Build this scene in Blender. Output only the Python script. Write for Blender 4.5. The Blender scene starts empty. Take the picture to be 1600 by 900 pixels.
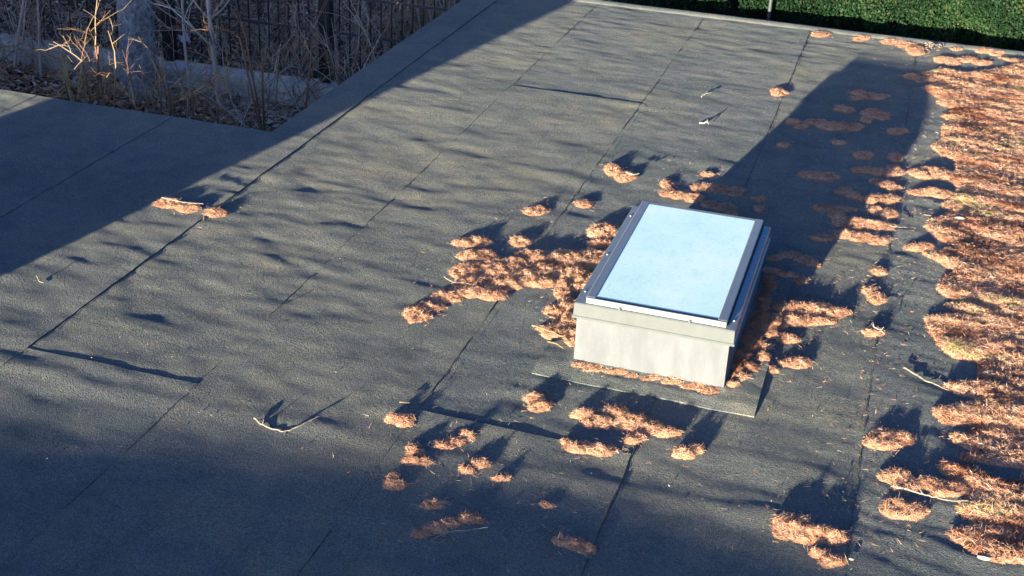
import bpy, math, random
import numpy as np
from math import radians, sin, cos, pi, sqrt, atan2
random.seed(7); RNG = np.random.default_rng(11)
sc = bpy.context.scene
col = sc.collection

# ------------------------------------------------------------------ camera
CAMH = 3.0
YAW, PIT, ROL, FPX = radians(-15.78976), radians(26.16986), radians(3.02914), 2108.91
_f = np.array([sin(YAW)*cos(PIT), cos(YAW)*cos(PIT), -sin(PIT)])
_r0 = np.array([cos(YAW), -sin(YAW), 0.0]); _u0 = np.cross(_r0, _f)
_r = _r0*cos(ROL)+_u0*sin(ROL); _u = -_r0*sin(ROL)+_u0*cos(ROL)
from mathutils import Matrix, Vector
cam = bpy.data.cameras.new('camera'); camo = bpy.data.objects.new('camera', cam); col.objects.link(camo)
M = Matrix(((_r[0], _u[0], -_f[0], 0), (_r[1], _u[1], -_f[1], 0), (_r[2], _u[2], -_f[2], CAMH), (0, 0, 0, 1)))
camo.matrix_world = M
cam.sensor_width = 36; cam.lens = 36*FPX/1600; cam.clip_start = 0.1; cam.clip_end = 500
sc.camera = camo
sc.render.resolution_x = 1024; sc.render.resolution_y = 576

# ------------------------------------------------------------------ light
SUN_AZ = radians(10.1)      # shadows run this far to the right of +Y
SUN_EL = radians(4.3)
w = bpy.data.worlds.new('World'); sc.world = w; w.use_nodes = True
nt = w.node_tree; bg = nt.nodes['Background']
sky = nt.nodes.new('ShaderNodeTexSky'); sky.sky_type = 'NISHITA'; sky.sun_disc = False
sky.sun_elevation = SUN_EL; sky.sun_rotation = pi+SUN_AZ
sky.altitude = 0; sky.air_density = 0.5; sky.dust_density = 2.0; sky.ozone_density = 4.0
nt.links.new(sky.outputs[0], bg.inputs[0]); bg.inputs[1].default_value = 0.105
sun = bpy.data.lights.new('sun', 'SUN'); suno = bpy.data.objects.new('sun', sun); col.objects.link(suno)
sun.energy = 5.0; sun.angle = radians(0.53); sun.color = (1.0, 0.91, 0.65)
ldir = Vector((sin(SUN_AZ)*cos(SUN_EL), cos(SUN_AZ)*cos(SUN_EL), -sin(SUN_EL)))
suno.rotation_euler = ldir.to_track_quat('-Z', 'Y').to_euler(); suno.location = (0, -5, 8)
sc.view_settings.view_transform = 'Standard'; sc.view_settings.look = 'None'
sc.view_settings.exposure = 2.0; sc.view_settings.gamma = 1
sc.render.engine = 'CYCLES'

# ------------------------------------------------------------------ helpers
def at(px, py, z=0.0):
    """the world point at height z whose bearing was measured at (px,py) on the survey photo"""
    d = _f*FPX + _r*(px-800) - _u*(py-450); t = (z-CAMH)/d[2]
    return np.array([d[0]*t, d[1]*t, z])
def aty(px, py, Y):
    d = _f*FPX + _r*(px-800) - _u*(py-450); t = Y/d[1]
    return np.array([d[0]*t, Y, CAMH+d[2]*t])

def tag(o, label=None, cat=None, group=None, kind=None):
    if label: o['label'] = label
    if cat: o['category'] = cat
    if group: o['group'] = group
    if kind: o['kind'] = kind
    return o
def empty(name, loc=(0, 0, 0), rz=0):
    o = bpy.data.objects.new(name, None); o.location = loc; o.rotation_euler = (0, 0, rz); col.objects.link(o); return o
def link(name, me, mat=None, parent=None):
    o = bpy.data.objects.new(name, me); col.objects.link(o)
    if mat: me.materials.append(mat) if len(me.materials) == 0 else None
    if parent:
        o.parent = parent; o.location = -Vector(parent.location) if parent.rotation_euler.z == 0 else (0, 0, 0)
    return o
def np_mesh(name, V, F, smooth=False, rnd=None):
    """V (n,3), F (m,k) arrays or list of such arrays"""
    Fs = F if isinstance(F, list) else [F]
    me = bpy.data.meshes.new(name)
    V = np.asarray(V, dtype=np.float32)
    me.vertices.add(len(V)); me.vertices.foreach_set('co', V.ravel())
    loops = np.concatenate([np.asarray(f, dtype=np.int32).ravel() for f in Fs])
    tot = np.concatenate([np.full(len(f), np.asarray(f).shape[1], dtype=np.int32) for f in Fs])
    st = np.concatenate([[0], np.cumsum(tot)[:-1]]).astype(np.int32)
    me.loops.add(len(loops)); me.loops.foreach_set('vertex_index', loops)
    me.polygons.add(len(tot)); me.polygons.foreach_set('loop_start', st); me.polygons.foreach_set('loop_total', tot)
    me.polygons.foreach_set('use_smooth', np.full(len(tot), bool(smooth)))
    if rnd is not None:
        a = me.attributes.new('rnd', 'FLOAT', 'POINT'); a.data.foreach_set('value', np.asarray(rnd, dtype=np.float32))
    me.update(calc_edges=True); me.validate()
    return me
class MB:
    def __init__(s): s.v = []; s.q = []; s.t = []; s.n = 0; s.r = []
    def add(s, V, Q=None, T=None, rnd=0.5):
        V = np.asarray(V, float).reshape(-1, 3)
        if Q is not None and len(Q): s.q.append(np.asarray(Q)+s.n)
        if T is not None and len(T): s.t.append(np.asarray(T)+s.n)
        s.v.append(V); s.r.append(np.full(len(V), rnd) if np.isscalar(rnd) else np.asarray(rnd)); s.n += len(V)
    def box(s, x0, x1, y0, y1, z0, z1, rnd=0.5):
        V = [(x, y, z) for x in (x0, x1) for y in (y0, y1) for z in (z0, z1)]
        s.add(V, [(0, 1, 3, 2), (4, 6, 7, 5), (0, 4, 5, 1), (2, 3, 7, 6), (0, 2, 6, 4), (1, 5, 7, 3)], rnd=rnd)
    def bevbox(s, x0, x1, y0, y1, z0, z1, b=0.003):
        X = [(x0, x0+b), (x1, x1-b)]; pts = []
        # three rings: chamfered top
        def ring(i, z): return [(x0+i, y0+i, z), (x1-i, y0+i, z), (x1-i, y1-i, z), (x0+i, y1-i, z)]
        V = ring(0, z0)+ring(0, z1-b)+ring(b, z1)
        Q = [(3, 2, 1, 0), (8, 9, 10, 11)]
        for k in (0, 4):
            for i in range(4): j = (i+1) % 4; Q.append((k+i, k+j, k+4+j, k+4+i))
        s.add(V, Q)
    def tube(s, P, R, n=5, rnd=0.5, cap=True):
        P = np.asarray(P, float); m = len(P); R = np.broadcast_to(np.asarray(R, float), (m,))
        T = np.gradient(P, axis=0) if m > 2 else np.repeat([P[-1]-P[0]], 2, 0)
        T /= np.linalg.norm(T, axis=1)[:, None]+1e-9
        ref = np.array([0.3, 0.2, 1.0]) if abs(T[0][2]) < .8 else np.array([1.0, 0.3, 0])
        U = np.cross(T, ref); U /= np.linalg.norm(U, axis=1)[:, None]+1e-9; W = np.cross(T, U)
        a = np.arange(n)*2*pi/n
        V = (P[:, None, :] + R[:, None, None]*(np.cos(a)[None, :, None]*U[:, None, :]+np.sin(a)[None, :, None]*W[:, None, :])).reshape(-1, 3)
        i, j = np.meshgrid(np.arange(m-1), np.arange(n), indexing='ij'); jn = (j+1) % n
        Q = np.stack([i*n+j, i*n+jn, (i+1)*n+jn, (i+1)*n+j], -1).reshape(-1, 4)
        TT = []
        if cap: TT = [(0, k+1, k) for k in range(1, n-1)]+[((m-1)*n, (m-1)*n+k, (m-1)*n+k+1) for k in range(1, n-1)]
        s.add(V, Q, TT, rnd)
    def mesh(s, name, smooth=False):
        V = np.concatenate(s.v); F = []
        if s.q: F.append(np.concatenate(s.q))
        if s.t: F.append(np.concatenate(s.t))
        return np_mesh(name, V, F, smooth, np.concatenate(s.r))
    def build(s, name, mat, parent=None, smooth=False): return link(name, s.mesh(name, smooth), mat, parent)

# value noise
_LAT = np.random.default_rng(5).random((256, 256))*2-1
def vn(x, y, seed=0):
    x = np.asarray(x, float)+seed*17.31; y = np.asarray(y, float)+seed*9.77
    xi = np.floor(x).astype(int); yi = np.floor(y).astype(int); fx = x-xi; fy = y-yi
    fx = fx*fx*fx*(fx*(fx*6-15)+10); fy = fy*fy*fy*(fy*(fy*6-15)+10)
    g = lambda a, b: _LAT[a % 256, b % 256]
    return (g(xi, yi)*(1-fx)+g(xi+1, yi)*fx)*(1-fy)+(g(xi, yi+1)*(1-fx)+g(xi+1, yi+1)*fx)*fy
def fbm(x, y, o=3, seed=0):
    r = 0; a = 1; t = 0
    for k in range(o): r = r+a*vn(x*2**k, y*2**k, seed+k*3); t += a; a *= .5
    return r/t

# ------------------------------------------------------------------ materials
def mat(name, build):
    m = bpy.data.materials.new(name); m.use_nodes = True; n = m.node_tree; b = n.nodes['Principled BSDF']
    build(n, b); return m
def N(n, t, **kw):
    o = n.nodes.new('ShaderNode'+t)
    for k, v in kw.items():
        if k in o.inputs: o.inputs[k].default_value = v
        else: setattr(o, k, v)
    return o
def coords(n, scale=(1, 1, 1)):
    g = N(n, 'NewGeometry'); mp = N(n, 'Mapping'); mp.inputs['Scale'].default_value = scale
    n.links.new(g.outputs['Position'], mp.inputs['Vector']); return mp.outputs[0]
def noise(n, v, scale, detail=3, rough=.55):
    t = N(n, 'TexNoise', Scale=scale, Detail=detail, Roughness=rough); n.links.new(v, t.inputs['Vector']); return t.outputs[0]
def ramp(n, f, stops):
    r = N(n, 'ValToRGB'); e = r.color_ramp.elements
    while len(e) < len(stops): e.new(.5)
    for i, (p, c) in enumerate(stops): e[i].position = p; e[i].color = (*c, 1)
    n.links.new(f, r.inputs[0]); return r.outputs[0]
def mix(n, f, a, b, mode='MIX'):
    m = N(n, 'Mix', data_type='RGBA', blend_type=mode)
    for s, x in ((0, f), (6, a), (7, b)):
        if hasattr(x, 'links'): n.links.new(x, m.inputs[s])
        else: m.inputs[s].default_value = x if s == 0 else ((*x, 1) if len(x) == 3 else x)
    return m.outputs[2]
def bump(n, b, h, strength, dist, nrm=None):
    bp = N(n, 'Bump', Strength=strength, Distance=dist); n.links.new(h, bp.inputs['Height'])
    if nrm is not None: n.links.new(nrm, bp.inputs['Normal'])
    n.links.new(bp.outputs[0], b.inputs['Normal']); return bp.outputs[0]
def spec(b, rough, ior=None, s=None, dr=0):
    b.inputs['Roughness'].default_value = rough; b.inputs['Diffuse Roughness'].default_value = dr
    if s is not None: b.inputs['Specular IOR Level'].default_value = s

FELT_A = (.096, .104, .113); FELT_B = (.228, .226, .215)
def felt_mat(n, b):
    v = coords(n)
    g1 = noise(n, v, 170, 2, .6); g2 = noise(n, v, 55, 3, .6); big = noise(n, v, .9, 4, .55); mid = noise(n, v, 6, 4, .6)
    c = ramp(n, g1, [(.32, FELT_A), (.68, FELT_B)])
    c = mix(n, .65, c, ramp(n, g2, [(.3, (.72, .76, .80)), (.7, (1.25, 1.20, 1.12))]), 'MULTIPLY')
    c = mix(n, .9, c, ramp(n, big, [(.36, (.84, .88, .88)), (.5, (1.0, 1.0, 1.0)), (.64, (1.18, 1.12, 1.0))]), 'MULTIPLY')
    c = mix(n, .8, c, ramp(n, mid, [(.33, (.78, .83, .88)), (.5, (1, 1, 1)), (.67, (1.16, 1.12, 1.04))]), 'MULTIPLY')
    st = noise(n, coords(n, (1, .35, 1)), 3.2, 6, .7)
    c = mix(n, .5, c, ramp(n, st, [(.40, (.8, .84, .84)), (.46, (1, 1, 1)), (.6, (1, 1, 1)), (.68, (1.2, 1.16, 1.05))]), 'MULTIPLY')
    oi = N(n, 'ObjectInfo')
    c = mix(n, 1.0, c, ramp(n, oi.outputs['Random'], [(0, (.93, .96, 1.0)), (1, (1.06, 1.04, 1.0))]), 'MULTIPLY')
    n.links.new(c, b.inputs['Base Color']); spec(b, .9, s=.1, dr=1.0)
    nb = bump(n, b, g1, .9, .006)
    bump(n, b, g2, .5, .006, nb)
FELT = mat('mineral_felt', felt_mat)
def seam_mat(n, b):
    v = coords(n); g = noise(n, v, 60, 3, .7)
    n.links.new(ramp(n, g, [(.35, (.014, .014, .016)), (.55, (.06, .06, .06)), (.7, (.28, .27, .24))]), b.inputs['Base Color']); spec(b, .6, s=.4)
    bump(n, b, g, .5, .004)
SEAM = mat('bitumen_bleed', seam_mat)
def simple(name, c0, c1, scale=40, rough=.8, s=.3, bs=.3, bd=.003, detail=4):
    def f(n, b):
        v = coords(n); g = noise(n, v, scale, detail, .6)
        n.links.new(ramp(n, g, [(.3, c0), (.7, c1)]), b.inputs['Base Color']); spec(b, rough, s=s)
        if bs: bump(n, b, g, bs, bd)
    return mat(name, f)
def render_coat(n, b):
    v = coords(n); g = noise(n, v, 220, 3, .6); st = noise(n, coords(n, (9, 9, 2.5)), 1.6, 5, .65)
    c = ramp(n, g, [(.3, (.130, .137, .158)), (.7, (.158, .164, .183))])
    c = mix(n, .5, c, ramp(n, st, [(.38, (.7, .7, .68)), (.6, (1.04, 1.03, 1.0))]), 'MULTIPLY')
    n.links.new(c, b.inputs['Base Color']); spec(b, .85, s=.2); bump(n, b, g, .25, .003)
CURB = mat('curb_render', render_coat)
def alu(n, b):
    v = coords(n); g = noise(n, coords(n, (1, 1, 1)), 24, 5, .65)
    n.links.new(ramp(n, g, [(.3, (.112, .124, .133)), (.7, (.136, .144, .150))]), b.inputs['Base Color'])
    spec(b, .6, s=.3, dr=.9); b.inputs['Coat Weight'].default_value = .8; b.inputs['Coat Roughness'].default_value = .22; b.inputs['Coat IOR'].default_value = 2.2
ALU = mat('grey_lacquered_aluminium', alu)
WHITE = simple('sunlit_front_alu', (.27, .275, .29), (.31, .315, .33), 30, .5)  # sun on the grey front bar put into a paler base colour
GASKET = simple('rubber_gasket', (.01, .01, .011), (.02, .02, .022), 80, .6)
SCREW = simple('screw_steel', (.5, .5, .5), (.6, .6, .6), 80, .35, s=.7, bs=0)
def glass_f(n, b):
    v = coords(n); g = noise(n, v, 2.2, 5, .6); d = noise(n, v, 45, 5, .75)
    c = ramp(n, g, [(.36, (.62, .88, .85)), (.5, (.70, .94, .89)), (.66, (.80, .97, .91))])  # opaque pale cyan stands in for the sky mirrored in the pane
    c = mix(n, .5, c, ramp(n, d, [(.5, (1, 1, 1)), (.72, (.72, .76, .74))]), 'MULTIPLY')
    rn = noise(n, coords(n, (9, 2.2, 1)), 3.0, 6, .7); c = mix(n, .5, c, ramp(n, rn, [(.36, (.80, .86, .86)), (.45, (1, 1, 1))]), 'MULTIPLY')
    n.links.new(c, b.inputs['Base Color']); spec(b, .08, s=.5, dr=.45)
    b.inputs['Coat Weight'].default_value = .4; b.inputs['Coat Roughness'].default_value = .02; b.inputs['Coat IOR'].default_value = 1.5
GLASS = mat('sky_painted_glass', glass_f)
def attr_mat(name, stops, rough=.7, s=.25, extra=None, trans=0):
    def f(n, b):
        a = N(n, 'Attribute'); a.attribute_name = 'rnd'
        c = ramp(n, a.outputs['Fac'], stops)
        if extra:
            g = noise(n, coords(n), extra[0], 3, .6); c = mix(n, extra[1], c, ramp(n, g, extra[2]), 'MULTIPLY')
        n.links.new(c, b.inputs['Base Color']); spec(b, rough, s=s, dr=.7)
    return mat(name, f)
NEEDLE = attr_mat('dry_pine_needles', [(0, (.18, .07, .045)), (.18, (.48, .22, .13)), (.45, (.70, .37, .235)), (.68, (.78, .47, .31)), (.83, (.80, .60, .45)), (.93, (.72, .66, .60)), (.965, (.48, .46, .12)), (1, (.32, .38, .08))], .75, .15,
                  (7, 1.0, [(.32, (.60, .54, .56)), (.45, (.95, .93, .93)), (.56, (1, 1, 1)), (.7, (1.14, 1.16, 1.16))]))
MOUND = simple('matted_needles', (.26, .11, .065), (.60, .31, .19), 130, .9, .1, .8, .01)
WOODP = simple('bleached_twig', (.20, .16, .13), (.32, .28, .24), 90, .7)
WOODT = simple('tan_twig', (.18, .12, .07), (.28, .2, .13), 90, .7)
BARKY = simple('dark_twig', (.05, .035, .03), (.12, .09, .07), 90, .8)
PALE = simple('pale_bark_chip', (.26, .25, .23), (.36, .35, .33), 90, .7)

# ------------------------------------------------------------------ the roof
CURBX0, CURBX1, CURBY0, CURBY1 = -1.176, -.489, 5.25, 6.44
YFAR = 11.78; XEDGE = -3.77; YLEDGE = 7.46
def roofz(x, y):
    x = np.asarray(x, float); y = np.asarray(y, float)
    # wrinkles in the felt: short crests that run mainly across the rolls
    warp = fbm(x*1.3, y*1.3, 2, 40)*.35
    a = fbm(x*2.7+y*.3, (y+warp*.3)*4.6, 3, 1)+.6*fbm(x*5.2-y*.6, (y+warp*.2)*7.5, 2, 33)
    amp = .55+.45*fbm(x*.8, y*.8, 2, 9)
    z = .0046*a*(amp+.3)
    z = z+.0023*fbm(x*5+y, y*12+x*1.2, 3, 21)*(.75+.5*fbm(x*1.1, y*1.1, 1, 31))
    z = z+.006*fbm(x*.45, y*.7, 2, 14)
    # finer cross ripples on the right hand roll
    wr = np.clip((x-.02)/.12, 0, 1)*np.clip((9-y)/2, 0, 1)
    z = z+wr*.0009*np.sin((y*1.0+x*.35+.06*fbm(x*3, y*3, 2, 3))*2*pi/.085)*(.5+.5*fbm(x*2, y*1.5, 2, 77))
    # the crest along the front end laps
    z = z+.0052*np.exp(-((y-4.31-.02*(x+2.5)-.02*vn(x*1.3, x*0, 5))/.06)**2)*(.8+.3*vn(x*1.7, x*0, 8))
    # dimples
    for cx, cy, r, d in DIMPLES: z = z-d*np.exp(-(((x-cx)/(r*1.5))**2+((y-cy)/(r*.8))**2))
    # flat under the skylight
    k = np.clip(1-np.hypot((x+.83)/.75, (y-5.9)/1.0), 0, 1)
    return z*(1-.7*k)
DIMPLES = []
for _ in range(90):
    DIMPLES.append((random.uniform(-3.7, 1.4), random.uniform(4.3, 11), random.uniform(.05, .12), random.uniform(-.0014, .0032)))
roof = empty('roof'); tag(roof, kind='structure')
def sheet(x0, x1, y0, y1, lapL=0, lapR=0, lapF=0, lapB=0, seed=0, name='felt_sheet', t0=0.0, dx=.03, dy=.02):
    """one roll of felt; lap* > 0: that edge lies on its neighbour, raised by so much"""
    nx = max(8, int((x1-x0)/dx)); ny = max(8, int((y1-y0)/dy))
    u = np.linspace(0, 1, nx+1); v = np.linspace(0, 1, ny+1)
    U, W = np.meshgrid(u, v, indexing='ij')
    X = x0+(x1-x0)*U; Y = y0+(y1-y0)*W
    ed = .004*fbm(Y*6, Y*0, 3, seed+3)
    X = X+ed*(U if lapR else 0)*1+ed*((1-U) if lapL else 0)
    X = np.where((U == 1) & (lapR == 0) | (U == 0) & (lapL == 0), X, X)
    edy = .006*fbm(X*4, X*0, 3, seed+5)
    Y = Y+edy*(W**6 if lapB else 0)+edy*((1-W)**6 if lapF else 0)
    Z = roofz(X, Y)+t0
    def lift(d, lap, c): return lap*np.exp(-(d/.07)**2)*(.75+.5*c)
    if lapL: Z = Z+lift(X-x0, lapL, vn(Y*5, Y*0, seed))
    if lapR: Z = Z+lift(x1-X, lapR, vn(Y*5, Y*0, seed+1))
    if lapF: Z = Z+lift(Y-y0, lapF, vn(X*5, X*0, seed))
    if lapB: Z = Z+lift(y1-Y, lapB, vn(X*7, X*0, seed+2))*(1+.9*np.clip(vn(X*9, X*0, seed+4), 0, 1))
    idx = np.arange((nx+1)*(ny+1)).reshape(nx+1, ny+1)
    V = np.stack([X, Y, Z], -1).reshape(-1, 3)
    Q = np.stack([idx[:-1, :-1], idx[1:, :-1], idx[1:, 1:], idx[:-1, 1:]], -1).reshape(-1, 4)
    mb = MB(); mb.add(V, Q)
    def skirt(ids, rev):
        top = V[ids]; m = len(ids); bot = top.copy(); bot[:, 2] = bot[:, 2]-.012
        i = np.arange(m-1); q = np.stack([i, i+1, m+i+1, m+i], -1)
        if rev: q = q[:, ::-1]
        mb.add(np.concatenate([top, bot]), q)
    if lapL: skirt(idx[0, :], False)
    if lapR: skirt(idx[-1, :], True)
    if lapB: skirt(idx[:, -1], False)
    if lapF: skirt(idx[:, 0], True)
    me = mb.mesh(name, True)
    # crisp side faces
    return link(name, me, FELT, roof)
XS = [-14.5, -13.6, -12.7, -11.8, -10.9, -10.0, -9.1, -8.2, -7.3, -6.4, -5.51, -4.48, -3.49, -2.64, -1.68, -.76, .132, 1.04, 1.95, 2.86]
# column k spans XS[k]..XS[k+1]; seams where the left roll is on top give a dark line
LAPR = {-4.48: .0030, -3.49: .0032, -.76: .0015, -5.51: .003, -6.4: .003, -7.3: .003}
LAPL = {-2.64: .0012, -1.68: .0030, .132: .0014, 1.04: .002, 1.95: .002}
JOINT = {k+7: v for k, v in {-6: [4.1], -4: [5.5], -2: [3.9], 0: [2.2], 1: [5.3], 2: [3.4], 3: [3.1], 4: [2.9], 5: [4.455], 6: [9.05], 7: [4.60], 8: [3.2], 9: [3.0], 10: [6.2], 11: [4.4]}.items()}
for k in range(len(XS)-1):
    x0, x1 = XS[k], XS[k+1]
    yend = YLEDGE-.002 if x1 <= -3.4 else YFAR-.09
    pieces = [-.6]+[j for j in JOINT.get(k, [])]+[yend]
    ll = LAPL.get(x0, 0); lr = LAPR.get(x1, 0)
    a0 = x0-(0 if ll else .03); a1 = x1+(0 if lr else .03)
    for i in range(len(pieces)-1):
        y0, y1 = pieces[i], pieces[i+1]
        last = i == len(pieces)-2
        t0 = -.0015*(0 if ll or lr else 1)
        vis = y1 > 3 and x1 > -6.5
        sheet(a0, a1, y0-(.03 if i else 0), y1, ll, lr, 0, 0 if last else .0018, seed=k*5+i, t0=t0 if i == 0 else t0-.002, dx=.03 if vis else .1, dy=.018 if vis else .08)
# strip of the rolls along the left edge beyond the low wing (x -3.77 .. -3.49)
sheet(XEDGE, -3.49, YLEDGE-.002, YFAR-.09, 0, .0032, seed=61)
# beads of bitumen squeezed out along the side laps
def bead(x, y0, y1, wd, seed, lift=.0012, side=1, thr=-.25):
    n = int((y1-y0)/.012); y = np.linspace(y0, y1, n); k = fbm(y*5, y*0, 3, seed); k2 = fbm(y*22, y*0, 2, seed+9)
    wv = np.clip(wd*.62*(.75+1.0*k+.9*k2), 0, None); wv[k < thr-.2] = 0
    xc = x+.004*fbm(y*6, y*0, 3, seed+3); z = roofz(xc, y)+lift
    a = np.stack([xc-wv*.5, y, z+.0004], -1); b_ = np.stack([xc, y, z+wv*.45+.0004], -1); c_ = np.stack([xc+wv*.5, y, z+.0002], -1)
    i = np.arange(n-1); i = i[(wv[:-1] > 0) | (wv[1:] > 0)]
    q = np.concatenate([np.stack([i, n+i, n+i+1, i+1], -1), np.stack([n+i, 2*n+i, 2*n+i+1, n+i+1], -1)])
    link('bitumen_bead', np_mesh('bitumen_bead', np.concatenate([a, b_, c_]), q[:, ::-1]), SEAM, roof)
for x, y0, y1, wd, sd, th in ((-5.51, 3, 7.4, .004, 3, -.2), (-4.48, 3, 7.4, .005, 4, -.5), (-3.49, 3, 11.6, .0055, 5, -.6), (-2.64, 2.8, 11.6, .005, 6, -.05), (-1.68, 2.8, 11.6, .006, 7, -.1), (-.76, 2.8, 5.1, .008, 8, -.3), (-.76, 6.7, 11.6, .005, 9, -.1), (.132, 3, 11.6, .006, 10, -.2), (1.04, 3, 11.6, .005, 11, -.1)):
    bead(x+(.003 if x in LAPR else -.003), y0, y1, wd, sd, thr=th)
# slab, fascia and walls below
def slabmat(n, b):
    g = noise(n, coords(n), 20, 4); n.links.new(ramp(n, g, [(.3, (.03, .032, .036)), (.7, (.06, .062, .066))]), b.inputs['Base Color']); spec(b, .8)
FASC = mat('felt_fascia', slabmat)
mb = MB(); mb.box(-14.5, XEDGE, -.6, YLEDGE, -.30, -.014); mb.box(XEDGE, 2.89, -.6, YFAR, -.30, -.0145)
link('roof_slab', mb.mesh('roof_slab'), FASC, roof)
# low upstand along the far edge
X = np.linspace(XEDGE, 2.86, 260); V = []
prof = [(YFAR-.125, -.004), (YFAR-.115, .001), (YFAR-.085, .005), (YFAR-.06, .007), (YFAR-.02, .0075), (YFAR+.012, .005), (YFAR+.014, -.12)]
for x in X:
    for (y, z) in prof: V.append((x, y+.004*vn(x*3, 0, 2), z+.003*vn(x*2.2, y, 6)+.0015*vn(x*9, y*8, 4)))
m = len(prof); i, j = np.meshgrid(np.arange(len(X)-1), np.arange(m-1), indexing='ij')
Q = np.stack([i*m+j, (i+1)*m+j, (i+1)*m+j+1, i*m+j+1], -1).reshape(-1, 4)
link('edge_upstand', np_mesh('edge_upstand', V, Q, True), FELT, roof)
BRICKW = simple('house_wall_render', (.30, .28, .25), (.38, .36, .33), 12, .9)
hw = MB(); hw.box(-14.4, XEDGE-.08, -.5, YLEDGE-.08, -2.25, -.31); hw.box(XEDGE-.08, 2.8, -.5, YFAR-.08, -2.25, -.31)
o = hw.build('house_wall', BRICKW); tag(o, 'rendered house walls carrying the flat felt roof', 'wall')

# ------------------------------------------------------------------ unseen casters, placed and sized to throw the big shadows
BR = simple('chimney_brick', (.22, .09, .06), (.34, .15, .10), 30, .9)
MORT = simple('mortar', (.30, .29, .27), (.36, .35, .33), 60, .9)
ch = empty('chimney', (-5.35, 2.3, 0)); tag(ch, 'unseen wide brick chimney stack, sized from the shadow band it throws, on the low roof wing left of the camera', 'chimney')
CHX0, CHX1, CHY0, CHY1 = -6.27, -4.56, 2.05, 2.5
mb = MB(); mb.box(CHX0+.01, CHX1-.01, CHY0+.01, CHY1-.01, -.01, .82); mb.build('core', MORT, ch)
mb = MB()
for r in range(11):
    z = .0+r*.075; off = .12 if r % 2 else 0
    for face in (0, 1):
        y0, y1 = (CHY0, CHY0+.012) if face == 0 else (CHY1-.012, CHY1)
        x = CHX0+(0 if not off else -.12)
        while x < CHX1:
            a, b_ = max(x, CHX0), min(x+.23, CHX1)
            if b_-a > .03: mb.box(a, b_, y0, y1, z+.005, z+.07)
            x += .24
    for face in (0, 1):
        x0, x1 = (CHX0, CHX0+.012) if face == 0 else (CHX1-.012, CHX1)
        for y in (CHY0+.013, CHY0+.235): mb.box(x0, x1, y, y+.205, z+.005, z+.07)
o = mb.build('brickwork', BR, ch); o['kind'] = 'stuff'
mb = MB(); mb.bevbox(CHX0-.04, CHX1+.04+0, CHY0-.04, CHY1+.04, .821, .87, .01); mb.build('cap', MORT, ch)
pr = empty('parapet', (-.6, -.1, 0)); tag(pr, 'unseen low felt covered parapet, shaped to throw the front shadow, at the near end of the flat roof', 'parapet')
PV = []; X = np.linspace(-14.5, 2.9, 160)
for x in X:
    zt = .311+.019*np.exp(-((x+1.7)/1.2)**2)-.009*np.clip((-3.1-x), 0, 1)+.006*vn(x*1.1, 0, 3)+.004*vn(x*4, 0, 4)  # top line bent to shape the edge of the front shadow
    for (y, z) in ((-.02, -.01), (-.02, zt-.02), (-.05, zt), (-.30, zt), (-.33, zt-.02), (-.33, -.01)): PV.append((x, y, z))
m = 6; i, j = np.meshgrid(np.arange(len(X)-1), np.arange(m-1), indexing='ij')
link('coping', np_mesh('coping', PV, np.stack([i*m+j, i*m+j+1, (i+1)*m+j+1, (i+1)*m+j], -1).reshape(-1, 4)), FELT, pr)

# ------------------------------------------------------------------ skylight
SX, SY = (CURBX0+CURBX1)/2, (CURBY0+CURBY1)/2
sk = empty('skylight', (SX, SY, 0)); tag(sk, 'grey framed rectangular skylight with glass painted pale blue like reflected sky on a rendered curb', 'skylight')
mb = MB()
# curb: four walls with slightly uneven faces
nx, nz = 40, 12
def wallgrid(p0, p1, z0, z1, nrm):
    u = np.linspace(0, 1, nx); v = np.linspace(0, 1, nz); U, W = np.meshgrid(u, v, indexing='ij')
    P = np.array(p0)[None, None]*(1-U)[..., None]+np.array(p1)[None, None]*U[..., None]
    Z = z0+(z1-z0)*W; d = .0012*fbm(U*9, W*3+p0[0], 3, 2)*np.sin(U*pi)
    V = np.stack([P[..., 0]+nrm[0]*d, P[..., 1]+nrm[1]*d, Z], -1).reshape(-1, 3)
    idx = np.arange(nx*nz).reshape(nx, nz)
    mb.add(V, np.stack([idx[:-1, :-1], idx[1:, :-1], idx[1:, 1:], idx[:-1, 1:]], -1).reshape(-1, 4))
wallgrid((CURBX0, CURBY0), (CURBX1, CURBY0), -.01, .245, (0, -1)); wallgrid((CURBX1, CURBY0), (CURBX1, CURBY1), -.01, .245, (1, 0))
wallgrid((CURBX1, CURBY1), (CURBX0, CURBY1), -.01, .245, (0, 1)); wallgrid((CURBX0, CURBY1), (CURBX0, CURBY0), -.01, .245, (-1, 0))
mb.build('curb', CURB, sk)
# apron frame: sheet-metal skirt with a drip lip
FX0, FX1, FY0, FY1 = -1.192, -.470, 5.236, 6.456
mb = MB()
def ringprof(levels, b=0):
    """stack of rectangular rings (inset, z)"""
    V = []; Qs = []
    for (ins, z) in levels: V += [(FX0+ins, FY0+ins, z), (FX1-ins, FY0+ins, z), (FX1-ins, FY1-ins, z), (FX0+ins, FY1-ins, z)]
    for k in range(len(levels)-1):
        for i in range(4): j = (i+1) % 4; Qs.append((k*4+i, k*4+j, k*4+4+j, k*4+4+i))
    return V, Qs
V, Qs = ringprof([(.012, .232), (-.004, .236), (-.004, .246), (.001, .249), (.002, .305), (.005, .309), (.060, .311), (.060, .30)])
mb.add(V, Qs); mb.build('frame', ALU, sk)
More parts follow.
